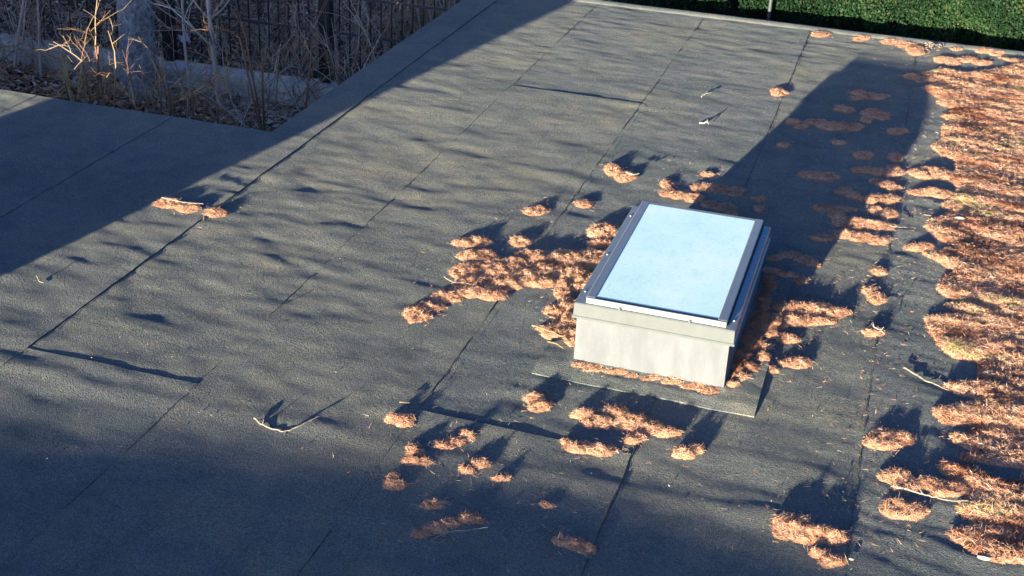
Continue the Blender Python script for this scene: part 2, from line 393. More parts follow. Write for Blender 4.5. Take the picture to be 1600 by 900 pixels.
# sash rails sit on the frame
ZB, ZT = .3125, .338
Sx0, Sx1, Sy0, Sy1 = -1.143, -.512, 5.262, 6.44
rw = .042
mb = MB(); mb.bevbox(Sx0, Sx0+rw, Sy0+.001, Sy1, ZB, ZT, .003); mb.build('rail', ALU, sk)
mb = MB(); mb.bevbox(Sx1-rw, Sx1, Sy0+.001, Sy1, ZB, ZT, .003); mb.build('rail', ALU, sk)
mb = MB(); mb.bevbox(Sx0+rw+.0005, Sx1-rw-.0005, Sy1-.028, Sy1-.001, ZB, ZT-.001, .003); mb.build('rail', ALU, sk)
mb = MB(); mb.bevbox(Sx0+.004, Sx1-.002, Sy0-.012, Sy0, ZB-.001, ZT-.002, .002); mb.build('front_bar', WHITE, sk)
mb = MB(); mb.bevbox(Sx0+rw+.0005, Sx1-rw-.0005, Sy0+.002, Sy0+.014, ZB, ZT-.002, .002); mb.build('glazing_bead', GASKET, sk)
# shadow gap seals
for sx in (Sx1+.0005, Sx0-.0045):
    mb = MB(); mb.box(sx, sx+.004, Sy0, Sy1, ZB-.0005, ZB+.004); mb.build('seal', GASKET, sk)
# glass pane, with a slight fall
gx0, gx1, gy0, gy1 = Sx0+rw, Sx1-rw, Sy0+.0145, Sy1-.0285
nn = 14; U, W = np.meshgrid(np.linspace(0, 1, nn), np.linspace(0, 1, nn), indexing='ij')
GX = gx0+(gx1-gx0)*U; GY = gy0+(gy1-gy0)*W; GZ = .3348+.0015*W+.0006*np.sin(U*pi)*np.sin(W*pi)
idx = np.arange(nn*nn).reshape(nn, nn)
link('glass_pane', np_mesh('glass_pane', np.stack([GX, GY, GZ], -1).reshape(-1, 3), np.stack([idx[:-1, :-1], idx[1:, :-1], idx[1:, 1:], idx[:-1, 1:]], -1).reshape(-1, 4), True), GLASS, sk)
# the sash falls slightly towards the front so that rain runs off
for o_ in list(sk.children):
    if o_.name.split('.')[0] in ('rail', 'glass_pane', 'glazing_bead', 'seal'):
        for v_ in o_.data.vertices:
            v_.co.z += .009*max(0, v_.co.y-Sy0)/(Sy1-Sy0)*(1 if v_.co.z > ZB+.002 else .0)
# screws on the flanges, clips on the front bar
def screw_mesh():
    m = MB(); a = np.arange(10)*2*pi/10
    V = np.concatenate([np.stack([.0045*np.cos(a), .0045*np.sin(a), 0*a], -1), np.stack([.0035*np.cos(a), .0035*np.sin(a), 0*a+.0025], -1), [[0, 0, .003]]])
    m.add(V, [(i, (i+1) % 10, 10+(i+1) % 10, 10+i) for i in range(10)], [(10+i, 10+(i+1) % 10, 20) for i in range(10)])
    return m.mesh('screw')
sm = screw_mesh()
for (x, y) in [(-1.172, 5.36), (-1.172, 5.79), (-1.172, 6.30), (-.490, 5.33), (-.490, 5.86), (-.490, 6.32)]:
    o = link('screw', sm, SCREW, sk); o.location = Vector((x, y, .3108))-sk.location
for x in (-.985, -.672):
    mb = MB(); mb.bevbox(x-.005, x+.005, FY0-.003, Sy0-.0125, .3095, .322, .0015); mb.build('clip', ALU, sk)
# felt flashing sheet dressed around the curb
fx0, fx1, fy0, fy1 = -1.325, -.328, 5.085, 6.60
nxx, nyy = 70, 110; U, W = np.meshgrid(np.linspace(0, 1, nxx), np.linspace(0, 1, nyy), indexing='ij')
PX = fx0+(fx1-fx0)*U; PY = fy0+(fy1-fy0)*W
dcurb = np.maximum(np.maximum(CURBX0-PX, PX-CURBX1), np.maximum(CURBY0-PY, PY-CURBY1))
PZ = roofz(PX, PY)+.0022+.0088*np.clip((PY-fy0)/.08, 0, 1)**.8+.010*np.clip(1-dcurb/.05, 0, 1)**2+.003*fbm(PX*6, PY*9, 3, 19)+.003*np.clip(1-(PY-fy0)/.05, 0, 1)*np.clip(vn(PX*4, PY*0, 12), 0, 1)
idx = np.arange(nxx*nyy).reshape(nxx, nyy); mb = MB(); V = np.stack([PX, PY, PZ], -1).reshape(-1, 3)
mb.add(V, np.stack([idx[:-1, :-1], idx[1:, :-1], idx[1:, 1:], idx[:-1, 1:]], -1).reshape(-1, 4))
for ids, rev in ((idx[0], 0), (idx[-1], 1), (idx[:, 0], 1), (idx[:, -1], 0)):
    t = V[ids]; b_ = t.copy(); b_[:, 2] -= .03; m = len(t); i = np.arange(m-1); q = np.stack([i, i+1, m+i+1, m+i], -1)
    mb.add(np.concatenate([t, b_]), q[:, ::-1] if rev else q)
mb.build('flashing_sheet', FELT, sk, True)

# ------------------------------------------------------------------ pine needle clumps
def needles_on(P, Nn, n, length, width, lift, seed, rng_col=(0, 1)):
    """n needle triangles lying on the surface samples P with normals Nn -> V, T, rnd"""
    r = np.random.default_rng(seed)
    k = r.integers(0, len(P), n); p = P[k]+r.normal(0, .0025, (n, 3)); nn = Nn[k]
    a = r.uniform(0, 2*pi, n); d = np.stack([np.cos(a), np.sin(a)*.9, r.normal(0, .18, n)], -1)
    d = d-(d*nn).sum(1)[:, None]*nn*.85
    d = d/np.linalg.norm(d, axis=1)[:, None]
    up = np.clip(r.normal(lift, .22, n)+(r.random(n) < .08)*.7, -.05, 1.2)[:, None]; d = d+nn*up*.8+np.array([0, 0, 1])*up*.25; d /= np.linalg.norm(d, axis=1)[:, None]
    L = length*r.uniform(.55, 1.25, n)[:, None]
    s = np.cross(d, nn+r.normal(0, .35, (n, 3))); s /= np.linalg.norm(s, axis=1)[:, None]+1e-9
    wd = width*r.uniform(.7, 1.3, n)[:, None]
    q0 = p-d*L*.4+nn*.001; q1 = p+d*L*.6+nn*.002
    q0[:, 2] = np.maximum(q0[:, 2], -.0+.0012); q1[:, 2] = np.maximum(q1[:, 2], .0015)
    V = np.stack([q0-s*wd*.5, q0+s*wd*.5, q1], 1).reshape(-1, 3)
    T = np.arange(3*n).reshape(-1, 3)
    c = np.repeat(r.beta(1.5, 1.4, n)*(rng_col[1]-rng_col[0])+rng_col[0], 3)
    return V, T, c
def surf(x, y):
    z = roofz(x, y); x = np.asarray(x, float); y = np.asarray(y, float)
    dc = np.maximum(np.maximum(CURBX0-x, x-CURBX1), np.maximum(CURBY0-y, y-CURBY1))
    ins = (x > fx0) & (x < fx1) & (y > fy0) & (y < fy1)
    return z+np.where(ins, .011+.010*np.clip(1-dc/.05, 0, 1)**2+.003*fbm(x*6, y*9, 3, 19), 0)
def mound(field, x0, x1, y0, y1, step, seed):
    """heightfield mesh where field(X,Y) > 0"""
    nx = max(4, int((x1-x0)/step)); ny = max(4, int((y1-y0)/step))
    X, Y = np.meshgrid(np.linspace(x0, x1, nx), np.linspace(y0, y1, ny), indexing='ij')
    H = field(X, Y); base = surf(X, Y)
    ok = (H > 0)
    cell = ok[:-1, :-1] | ok[1:, :-1] | ok[1:, 1:] | ok[:-1, 1:]
    Z = base+np.where(ok, H, -.004)
    idx = np.arange(nx*ny).reshape(nx, ny)
    Q = np.stack([idx[:-1, :-1], idx[1:, :-1], idx[1:, 1:], idx[:-1, 1:]], -1)[cell]
    gx, gy = np.gradient(Z, X[1, 0]-X[0, 0], Y[0, 1]-Y[0, 0])
    Nn = np.stack([-gx, -gy, np.ones_like(gx)], -1); Nn /= np.linalg.norm(Nn, axis=-1)[..., None]
    used, inv = np.unique(Q.ravel(), return_inverse=True)
    V = np.stack([X, Y, Z], -1).reshape(-1, 3)
    okf = ok.ravel()
    slope = np.hypot(gx, gy).ravel()
    return V[used], inv.reshape(-1, 4), V[okf], Nn.reshape(-1, 3)[okf], np.sqrt(1+np.clip(slope[okf], 0, 3)**2)
NCL = [0]
def clump(ells, label, h=.03, group='clumps of pine needles on the roof', green=0, dens=1.0, name='needle_clump', loose=1.0):
    NCL[0] += 1; sd = NCL[0]*13
    E = []
    for (cx, cy, rx, ry) in ells:
        hh = h*.62*min(1.0, .45+ry/18.0)
        pf = at(cx, cy+ry)[:2]; pb = at(cx, cy-ry, hh*.75)[:2]
        mid = (pf+pb)/2; bv = (pb-pf)/2
        if np.linalg.norm(bv) < .022: bv = bv/np.linalg.norm(bv)*.022
        if (pb-pf)[1] < 0: bv = np.array([0, .022]); mid = pf+bv
        av = (at(cx+rx, cy)[:2]-at(cx-rx, cy)[:2])/2
        Mx = np.linalg.inv(np.stack([av, bv], 1)); E.append((mid, Mx, hh, av, bv))
    c = np.mean([e[0] for e in E], 0)
    def field(X, Y):
        ex = X+.020*fbm(X*14, Y*14, 3, sd)+.006*vn(X*60, Y*60, sd); ey = Y+.012*fbm(X*14, Y*14, 2, sd+7)
        Hh = np.full(X.shape, -.01)
        for (m_, Mx, hh, _, _) in E:
            dx = (ex-m_[0])*1.06; dy = (ey-m_[1])*1.06
            u = Mx[0, 0]*dx+Mx[0, 1]*dy; v = Mx[1, 0]*dx+Mx[1, 1]*dy; d = u*u+v*v
            f = hh*1.12*np.clip(1-d, 0, 1)**.75*np.where(d < 1, 1, 0)
            Hh = np.maximum(Hh, np.where(d < 1, f, -.01))
        return Hh*np.where(Hh > 0, (.68+.55*fbm(X*22, Y*30, 3, sd+2)+.25*vn(X*75, Y*90, sd+4)), 1)
    ex = [abs(e[3][0])+abs(e[4][0]) for e in E]; ey = [abs(e[3][1])+abs(e[4][1]) for e in E]
    x0 = min(e[0][0]-a for e, a in zip(E, ex))-.02; x1 = max(e[0][0]+a for e, a in zip(E, ex))+.02
    y0 = min(e[0][1]-a for e, a in zip(E, ey))-.02; y1 = max(e[0][1]+a for e, a in zip(E, ey))+.02
    st = .007 if c[1] < 8 else .01
    V, Q, P, Nn, ar = mound(field, x0, x1, y0, y1, st, sd)
    n = int(np.clip(ar.sum()*st*st*50000*dens, 150, 18000))
    ks = np.random.default_rng(sd).choice(len(P), max(n, 50), p=ar/ar.sum())
    wd = .0016+.00012*max(0, c[1]-5)
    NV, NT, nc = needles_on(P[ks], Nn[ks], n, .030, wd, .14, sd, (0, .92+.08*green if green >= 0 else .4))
    # strays fallen round the rim
    m = int(n*.11*loose)
    ang = np.random.default_rng(sd+1).choice(len(P), max(m, 4)); SP = P[ang].copy(); SP[:, 0] += RNG.normal(0, .03, len(ang)); SP[:, 1] += RNG.normal(0, .03, len(ang)); SP[:, 2] = surf(SP[:, 0], SP[:, 1])+.002
    SV, ST, s_c = needles_on(SP, np.tile([0, 0, 1.0], (len(ang), 1)), len(ang), .03, wd*.8, .05, sd+5)
    root = empty(name, (float(c[0]), float(c[1]), 0)); tag(root, label, 'needle clump', group)
    me = np_mesh('matted_core', V-np.array([c[0], c[1], 0]), Q, True); o = link('matted_core', me, MOUND); o.parent = root
    mb = MB(); mb.add(NV-np.array([c[0], c[1], 0]), T=NT, rnd=nc); mb.add(SV-np.array([c[0], c[1], 0]), T=ST, rnd=s_c)
    o = link('needles', mb.mesh('needles'), NEEDLE); o.parent = root; o['kind'] = 'stuff'
    return root

CL = [
 ([(262,317,24,9),(294,324,21,9)], 'needle clump with a pale stick on it, left of the long dark seam', .028),
 ([(337,331,17,8)], 'small needle clump sitting on the long dark seam at the left', .022),
 ([(957,263,14,11),(976,274,19,10)], 'needle clump with a spiky shadow above the skylight, white twig in it', .032),
 ([(911,317,15,8)], 'small oval needle clump just left above the skylight top corner', .026),
 ([(836,328,19,10)], 'small round needle clump alone on grey felt, left of the oval one above the skylight', .026),
 ([(1042,288,10,8),(1042,299,12,8),(1060,304,18,7),(1085,308,16,8),(1110,318,16,7),(1131,322,18,8),(1143,328,12,10)], 'hook shaped needle clump behind the skylight, half lit and half in shade', .024),
 ([(1095,292,16,8),(1120,293,22,7),(1148,298,18,9)], 'straight needle clump beside the hook shaped one, right end in shade', .022),
 ([(1104,271,10,5)], 'tiny needle tuft above the straight clump behind the skylight', .02),
 ([(1188,311,13,4)], 'upper of two tiny shaded needle tufts right behind the skylight', .013),
 ([(1187,325,11,6)], 'lower of two tiny shaded needle tufts right behind the skylight', .015),
 ([(1216,143,14,8)], 'small sunlit needle clump alone near the far end, left of the skylight shadow', .022),
 ([(738,377,31,11)], 'oval needle clump at the upper left tip of the big pile by the skylight', .034),
 ([(748,400,33,14),(730,422,30,16),(775,420,38,20),(805,412,22,14),(740,440,34,14),(790,440,30,16),(770,458,26,14),(735,455,38,12),(700,463,26,11),(672,478,24,13),(655,488,24,17),(645,493,16,14)], 'big needle pile left of the skylight with a long arm reaching to the lower left', .036),
 ([(812,377,19,10)], 'small clump between the oval clump and the mossy heap by the skylight', .028),
 ([(825,398,22,9),(850,402,34,14),(885,402,40,16),(920,402,30,18),(850,420,36,14),(820,432,26,16),(845,440,30,10),(895,425,30,18),(910,440,22,18),(880,450,16,20),(885,475,14,16)], 'large mossy needle heap piled against the left side of the skylight', .036, 1),
 ([(942,360,27,16),(935,378,22,7)], 'mossy needle clump touching the upper left side of the skylight', .036, 1),
 ([(872,487,20,12),(885,503,26,16),(868,520,24,11),(893,530,14,16),(858,512,20,8)], 'needle heap at the left front foot of the skylight with tan twigs', .032),
 ([(1240,480,36,12),(1275,481,32,13),(1305,487,26,10),(1235,497,34,11),(1215,506,18,9)], 'large sunlit needle heap right of the skylight', .034),
 ([(1280,502,30,7),(1250,504,24,7)], 'narrow needle ridge in front of the large heap right of the skylight', .026),
 ([(1200,512,16,10),(1210,525,20,8),(1232,528,18,8)], 'ragged needle patch between the skylight and the large heap', .028),
 ([(1245,566,26,10)], 'needle clump alone right of the flashing corner of the skylight', .03),
 ([(1206,577,10,6)], 'tiny needle tuft on the right edge of the skylight flashing', .02),
 ([(1190,560,14,9),(1172,577,14,9),(1158,592,12,8),(1147,603,9,6),(1200,545,10,7)], 'string of needles lying along the right foot of the skylight curb', .03),
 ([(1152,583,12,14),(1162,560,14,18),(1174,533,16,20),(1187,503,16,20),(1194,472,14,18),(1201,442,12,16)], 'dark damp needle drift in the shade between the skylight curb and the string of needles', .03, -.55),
 ([(903,572,14,5),(930,578,18,6),(960,583,18,4),(985,588,14,3),(1015,594,18,4),(1050,600,20,5),(1083,606,20,6),(1108,612,18,6)], 'ribbon of needles along the foot of the front curb face', .014),
 ([(1213,402,16,6),(1235,397,18,6),(1256,403,16,6),(1272,411,10,6)], 'thin shaded arc of needles right of the skylight, upper one', .018),
 ([(1208,424,16,6),(1232,430,18,6),(1252,438,14,6)], 'thin shaded arc of needles right of the skylight, lower one', .018),
 ([(1265,272,20,7),(1290,275,22,8)], 'leaf shaped shaded needle clump in the middle of the skylight shadow', .018),
 ([(1350,241,17,7)], 'small shaded oval needle clump right of the leaf shaped one', .016),
 ([(1400,245,12,8)], 'small needle clump at the right rim of the skylight shadow, above the others', .02),
 ([(1348,264,20,7),(1372,267,18,7),(1395,266,17,11)], 'tadpole shaped needle clump with its wide end in sunlight', .024),
 ([(1365,281,10,4),(1385,287,14,6),(1397,293,11,6)], 'slanting needle clump below the tadpole shaped one, mostly sunlit', .022),
 ([(1318,296,13,7),(1333,303,14,6),(1345,309,10,4)], 'shaded comma shaped needle clump with its tail to the right', .018),
 ([(1365,310,16,8),(1388,310,18,9)], 'sunlit needle clump at the right rim of the shadow, touching the comma tail', .026),
 ([(1288,323,19,8),(1315,326,24,6),(1308,335,14,7)], 'shaded needle clump forked to the right, behind the skylight corner', .016),
 ([(1370,328,12,8),(1388,333,14,10)], 'short thick sunlit needle clump right of the forked one', .026),
 ([(1312,343,12,11),(1335,347,18,11),(1362,350,22,10),(1385,353,15,8)], 'long sunlit needle ridge with a shaded left end and a pale twig', .028),
 ([(1320,364,18,8),(1345,369,22,8),(1375,374,20,8)], 'long sunlit needle ridge that ends the row at the shadow edge', .026),
 ([(1283,370,20,6)], 'shaded needle clump left of the two long ridges', .016),
 ([(1375,423,14,8)], 'small needle clump alone in the sun, uppermost of three in the right hand row', .026),
 ([(1358,452,11,8),(1370,463,15,10)], 'slanting needle clump, middle of three in the right hand row', .026),
 ([(1365,517,18,9)], 'needle clump with a white forked twig, lowest of three in the right hand row', .026),
 ([(1340,143,13,5),(1368,150,22,5),(1352,147,16,5)], 'wavy shaded needle clump, topmost in the skylight shadow', .02),
 ([(1337,153,10,4)], 'tiny shaded tuft under the wavy clump', .015),
 ([(1314,168,10,6),(1326,171,12,5)], 'small shaded needle clump left of the star shaped one', .017),
 ([(1362,176,17,9),(1378,180,14,7),(1355,186,10,6)], 'star shaped shaded needle clump near the tip of the skylight shadow', .02),
 ([(1275,190,18,5),(1305,196,30,8),(1335,197,16,7)], 'long shaded needle clump across the middle of the shadow tip', .02),
 ([(1238,189,12,5),(1252,197,12,4)], 'shaded needle clump on the left rim of the skylight shadow', .016),
 ([(1403,204,18,6)], 'shaded needle clump near the right rim of the shadow tip', .018),
 ([(1425,119,13,6),(1440,124,12,5)], 'brown needle clump at the shadow tip beside the needle bed', .02),
 ([(1310,222,12,4)], 'tiny shaded tuft below the long clump', .014),
 ([(1225,226,12,4)], 'tiny shaded tuft at the left rim of the skylight shadow', .014),
 ([(1283,53,16,5)], 'small needle clump at the far roof edge, leftmost there', .018),
 ([(1345,59,14,5)], 'small needle clump at the far roof edge, second from the left', .018),
 ([(1395,64,20,5),(1415,69,18,5),(1430,76,14,7),(1432,82,14,5)], 'long needle clump along the far roof edge before the pale leaves', .02),
 ([(1495,77,11,3)], 'thin needle tuft at the far roof edge right of the pale leaves', .015),
 ([(1540,79,15,5),(1558,83,12,5)], 'needle clump at the far roof edge near the right border', .02),
 ([(1474,93,17,6),(1490,98,14,5)], 'needle clump on bare felt between the far edge and the bed, left one', .02),
 ([(1510,93,20,5),(1535,98,16,5)], 'needle clump on bare felt between the far edge and the bed, right one', .02),
 ([(1392,683,43,17),(1380,690,30,14)], 'wide needle clump above the two clumps joined to the bed', .034),
 ([(1398,742,27,14),(1420,757,28,14),(1450,755,30,12),(1485,765,35,13)], 'long needle clump crossed by a curved pale twig, joined to the bed', .034),
 ([(1415,795,38,17),(1400,788,22,14)], 'bowl shaped needle clump below the curved twig', .034),
 ([(1238,820,36,22),(1275,833,42,18),(1305,838,20,14)], 'largest separate needle clump, mossy, near the bottom right', .036, 1),
 ([(1280,863,14,9),(1300,873,20,12)], 'slanting needle clump just below the largest separate one', .03),
 ([(833,620,18,11),(843,631,24,11)], 'rounded needle clump in front of the left flashing corner', .034),
 ([(912,645,20,10),(935,657,26,11),(962,640,20,12),(985,655,28,17),(1010,666,28,12),(1040,675,26,7),(990,682,16,12)], 'branched needle clump in front of the skylight flashing', .034),
 ([(885,690,12,8),(905,697,28,11),(940,701,27,11)], 'long needle clump below the branched one', .032),
 ([(1070,706,18,10),(1085,700,18,8)], 'small needle clump right of the branched one in front of the skylight', .032),
 ([(615,656,17,8),(632,658,20,13)], 'needle clump at the crossing of seams, left end of the front row', .032),
 ([(695,697,17,8),(715,688,16,9),(733,680,14,9)], 'slanting needle clump in the front row, pointing up to the right', .028),
 ([(648,703,14,15),(655,721,28,8)], 'boot shaped needle clump below the front row left end', .03),
 ([(728,731,15,10),(746,723,20,11)], 'needle clump with mossy tip right of the boot shaped one', .03),
 ([(783,747,15,7)], 'small pointed needle clump at the shadow edge below the front row', .024),
 ([(616,745,11,9),(618,757,22,11)], 'needle clump just inside the front shadow, brown and conical', .03),
 ([(678,790,24,9)], 'grey brown needle tuft in the front shadow above the log shaped one', .018),
 ([(655,831,17,9),(680,824,24,11),(705,818,26,11),(735,811,27,11)], 'log shaped needle roll in the front shadow with a thin twig', .028),
 ([(855,789,15,6)], 'tiny needle tuft alone in the front shadow', .02),
 ([(880,844,18,12),(900,849,20,12),(918,855,16,11)], 'flat brown needle clump in the front shadow, lowest in the picture', .024),
 ([(1452,268,33,12),(1475,272,18,9)], 'needle tongue on the left rim of the bed, upper of the neighbouring pair', .034),
 ([(1452,299,34,8),(1475,303,16,7)], 'needle tongue on the left rim of the bed, lower of the neighbouring pair', .03),
 ([(1437,385,25,8)], 'pointed needle clump at the left rim of the bed, beside a wedge of shadow', .03),
]
for c in CL: clump(c[0], c[1], h=c[2], green=c[3] if len(c) > 3 else 0)

# ------------------------------------------------------------------ the needle bed on the right
bedpx = [(1700,88),(1600,86),(1560,88),(1590,98),(1560,106),(1510,112),(1470,104),(1440,112),(1446,122),(1462,128),(1440,134),(1452,143),(1466,150),(1464,158),(1490,168),(1472,178),(1484,188),(1472,196),(1474,212),(1455,226),(1470,240),(1492,246),(1494,262),(1484,280),(1498,292),(1488,306),(1470,318),(1490,330),(1450,342),(1446,352),(1462,368),(1490,386),(1440,392),(1470,408),(1490,420),(1470,436),(1464,447),(1480,462),(1540,476),(1555,484),(1500,470),(1474,472),(1490,482),(1530,494),(1480,488),(1446,492),(1448,500),(1452,514),(1460,524),(1466,536),(1490,556),(1530,562),(1526,590),(1475,598),(1478,604),(1500,614),(1530,622),(1462,634),(1455,640),(1470,655),(1500,660),(1540,664),(1488,676),(1490,686),(1520,700),(1550,706),(1500,708),(1506,716),(1560,722),(1600,728),(1600,748),(1560,746),(1530,726),(1470,720),(1466,728),(1480,740),(1510,756),(1514,770),(1494,790),(1510,806),(1530,822),(1510,820),(1486,824),(1484,834),(1500,846),(1530,866),(1560,876),(1600,878),(1720,890)]
poly = [at(x, y, .012)[:2] for x, y in bedpx]
poly += [np.array([2.0, 4.5]), np.array([2.55, 6.0]), np.array([2.6, 11.2])]
poly = np.array(poly)
def sdist(X, Y):
    P = np.stack([X.ravel(), Y.ravel()], -1); d = np.full(len(P), 1e9); ins = np.zeros(len(P), bool)
    for i in range(len(poly)):
        a = poly[i]; b_ = poly[(i+1) % len(poly)]; ab = b_-a; t = np.clip(((P-a)@ab)/(ab@ab+1e-12), 0, 1)
        d = np.minimum(d, np.hypot(*(P-a-t[:, None]*ab).T))
        c = ((a[1] > P[:, 1]) != (b_[1] > P[:, 1])) & (P[:, 0] < (b_[0]-a[0])*(P[:, 1]-a[1])/(b_[1]-a[1]+1e-12)+a[0]); ins ^= c
    return (np.where(ins, d, -d)).reshape(X.shape)
def bedfield(X, Y):
    e_ = np.clip((X-1.0)*4, 0, 1)*.10
    s = sdist(X+(.006+e_)*fbm(X*16, Y*16, 2, 71), Y+.008*fbm(X*14, Y*18, 2, 72)+e_*fbm(X*5, Y*5, 3, 73))
    rid = fbm(X*3.2+Y*.8, Y*11+X*1.5, 3, 51); r2 = fbm(X*9, Y*26, 3, 55)
    Hh = (.014+.011*rid+.008*r2+.006*fbm(X*30, Y*55, 2, 58))*np.sqrt(np.clip(s/.05, 0, 1))
    return np.where(s > 0, np.maximum(Hh, .0005), -.01)
V, Q, P, Nn, ar = mound(bedfield, .10, 2.65, 4.3, 11.5, .0125, 5)
bed = empty('needle_bed', (1.0, 8.0, 0)); tag(bed, 'thick bed of rusty pine needles covering the right side of the roof', 'needle bed')
off = np.array([1.0, 8.0, 0])
o = link('matted_core', np_mesh('matted_core', V-off, Q, True), MOUND); o.parent = bed
# only as dense as needed: denser in the part that is near
wgt = ar*np.where(P[:, 0] > 1.3, .35, 1)*np.where(P[:, 1] < 7, 1.5, .8); wgt /= wgt.sum()
r = np.random.default_rng(9); NB = 330000; ks = r.choice(len(P), NB, p=wgt)
NV, NT, nc = needles_on(P[ks], Nn[ks], NB, .036, .0023, .12, 99)
gm = np.clip(fbm(NV[:, 0]*3, NV[:, 1]*5, 3, 88)-.22, 0, 1)*2.4          # mossy yellow green spots
dk = np.clip(fbm(NV[:, 0]*4, NV[:, 1]*7, 3, 93)-.10, 0, 1)*1.8     # damp, older litter
nc = np.clip(nc*.92-dk*.7+gm*.6*(np.repeat(r.random(NB), 3) < .55), 0, 1)
mb = MB(); mb.add(NV-off, T=NT, rnd=nc); o = link('needles', mb.mesh('needles'), NEEDLE); o.parent = bed; o['kind'] = 'stuff'
BP, BN = P, Nn

# dry leaves lying on bed and clumps
LEAF = attr_mat('dry_leaves', [(0, (.08, .045, .03)), (.4, (.2, .12, .08)), (.8, (.27, .22, .20)), (1, (.36, .35, .37))], .8, .2)
LEAFD = attr_mat('garden_leaves', [(0, (.14, .08, .05)), (.4, (.42, .25, .15)), (.8, (.68, .50, .36)), (1, (.8, .75, .72))], .8, .2)
def leaves(C, Nn, size, seed, curl=.35):
    """curled leaf: 6-vertex pointed blade folded on its midrib"""
    r = np.random.default_rng(seed); n = len(C)
    a = r.uniform(0, 2*pi, n); d = np.stack([np.cos(a), np.sin(a), r.normal(0, .3, n)], -1); d /= np.linalg.norm(d, axis=1)[:, None]
    nn = Nn+r.normal(0, .45, (n, 3)); s = np.cross(d, nn); s /= np.linalg.norm(s, axis=1)[:, None]; up = np.cross(s, d)
    L = (size*r.uniform(.6, 1.4, n))[:, None]; Wd = L*r.uniform(.28, .5, n)[:, None]; cu = L*curl*r.uniform(-.2, 1, n)[:, None]
    p0 = C-d*L*.5+up*cu*.4; p1 = C; p2 = C+d*L*.5+up*cu*.6
    l1 = C-s*Wd*.5+up*cu*.6-d*L*.05; r1 = C+s*Wd*.5+up*cu*.6+d*L*.05
    V = np.stack([p0, l1, p1, r1, p2], 1)
    V[..., 2] += .004
    T = np.array([(0, 2, 1), (0, 3, 2), (1, 2, 4), (2, 3, 4)]); T = (T[None]+5*np.arange(n)[:, None, None]).reshape(-1, 3)
    return V.reshape(-1, 3), T, np.repeat(r.beta(1.4, 1.4, n), 5)
k = r.choice(len(BP), 12000, p=wgt); cl = fbm(BP[k, 0]*2.2, BP[k, 1]*3.2, 2, 91); keep = k[cl > .08]
keep = keep[:4200]
V, T, c = leaves(BP[keep], BN[keep], .024, 4); mb = MB(); mb.add(V, T=T, rnd=c); o = mb.build('leaf_litter', LEAF); tag(o, kind='stuff', label='pale dry leaf scraps scattered over the needle bed', cat='leaf litter')

# ------------------------------------------------------------------ sticks and chips lying on the felt
def stick(pts, rad, label, mt=WOODP, arcs=None, branches=(), z=.004, cat='twig'):
    P = np.array([at(p[0], p[1], (p[2] if len(p) > 2 else z)) for p in pts]);
    P[:, 2] += np.array([float(roofz(p[0], p[1])) for p in P])
    def dens(P):
        t = np.linspace(0, len(P)-1, (len(P)-1)*4+1); Q = np.stack([np.interp(t, np.arange(len(P)), P[:, k]) for k in range(3)], -1)
        for _ in range(2): Q[1:-1] = (Q[:-2]+2*Q[1:-1]+Q[2:])/4
        Q[1:-1] += RNG.normal(0, rad*.35, Q[1:-1].shape); return Q
    P = dens(P); c = P.mean(0); c[2] = 0
    root = empty('twig', tuple(float(v) for v in c)); tag(root, label, cat)
    mb = MB(); mb.tube(P-c, np.linspace(rad, rad*.55, len(P)), 6)
    mb.build('stem', mt, None).parent = root
    for b_ in branches:
        B = np.array([at(p[0], p[1], (p[2] if len(p) > 2 else z)) for p in b_]); B[:, 2] += np.array([float(roofz(p[0], p[1])) for p in B]); B = dens(B)
        mb = MB(); mb.tube(B-c, np.linspace(rad*.7, rad*.35, len(B)), 5); mb.build('side_twig', mt, None).parent = root
stick([(397,654,.010),(410,664,.006),(430,672,.004),(447,675,.004),(470,665,.012),(497,652,.014)], .0038, 'pale forked twig lying alone on the felt at the lower left', branches=[[(447,675,.004),(444,679,.003)], [(410,664,.006),(412,656,.022)]])
stick([(1412,574,.008),(1430,584,.006),(1445,593,.007),(1462,600,.006),(1481,609,.005)], .0042, 'straight pale twig on bare felt left of the needle bed')
stick([(1396,759,.040),(1415,764,.040),(1437,771,.038),(1455,776,.03),(1480,783,.022),(1513,783,.02)], .0042, 'long curved pale twig across the needles at the lower right', branches=[[(1442,772,.038),(1432,759,.05)]])
stick([(1400,792,.04),(1406,768,.07)], .002, 'thin tan twig standing in the bowl shaped clump', WOODT)
stick([(674,845,.004),(690,835,.008),(702,831,.01),(735,829,.012),(762,825,.02)], .0028, 'thin curved twig in front of the log shaped needle roll', WOODP)
stick([(902,862,.02),(915,868,.006),(925,873,.004)], .0025, 'short pale twig below the flat brown clump in the front shadow', WOODP)
stick([(831,508,.02),(850,514,.024),(868,520,.026),(884,528,.026),(893,537,.02)], .0045, 'tan stick on the needle heap at the skylight foot, upper one', WOODT)
stick([(856,533,.01),(868,536,.02),(880,544,.016)], .004, 'tan stick on the needle heap at the skylight foot, lower one', WOODT)
stick([(694,431,.025),(703,438,.02),(713,442,.018),(724,441,.02),(736,445,.022)], .003, 'white forked twig on the left rim of the big needle pile', branches=[[(713,442,.018),(711,433,.03)], [(713,442,.018),(715,450,.01)]])
stick([(253,309,.04),(270,313,.036),(290,317,.034),(318,319,.03)], .0036, 'pale stick resting on the needle clump at the left', WOODP, branches=[[(280,314,.035),(284,309,.045)]])
stick([(58,432,.02),(60,440,.004),(68,443,.003)], .0026, 'tiny bent twig alone near the left border', WOODP)
stick([(1270,238,.006),(1278,241,.006),(1286,245,.005)], .0032, 'small twig in the skylight shadow, upper of two', WOODT)
stick([(1217,292,.005),(1230,291,.008),(1246,299,.005)], .0026, 'small twig in the skylight shadow, lower of two', WOODT)
stick([(978,268,.03),(988,272,.03),(999,270,.035)], .0036, 'short white twig on the spiky shadowed clump', PALE)
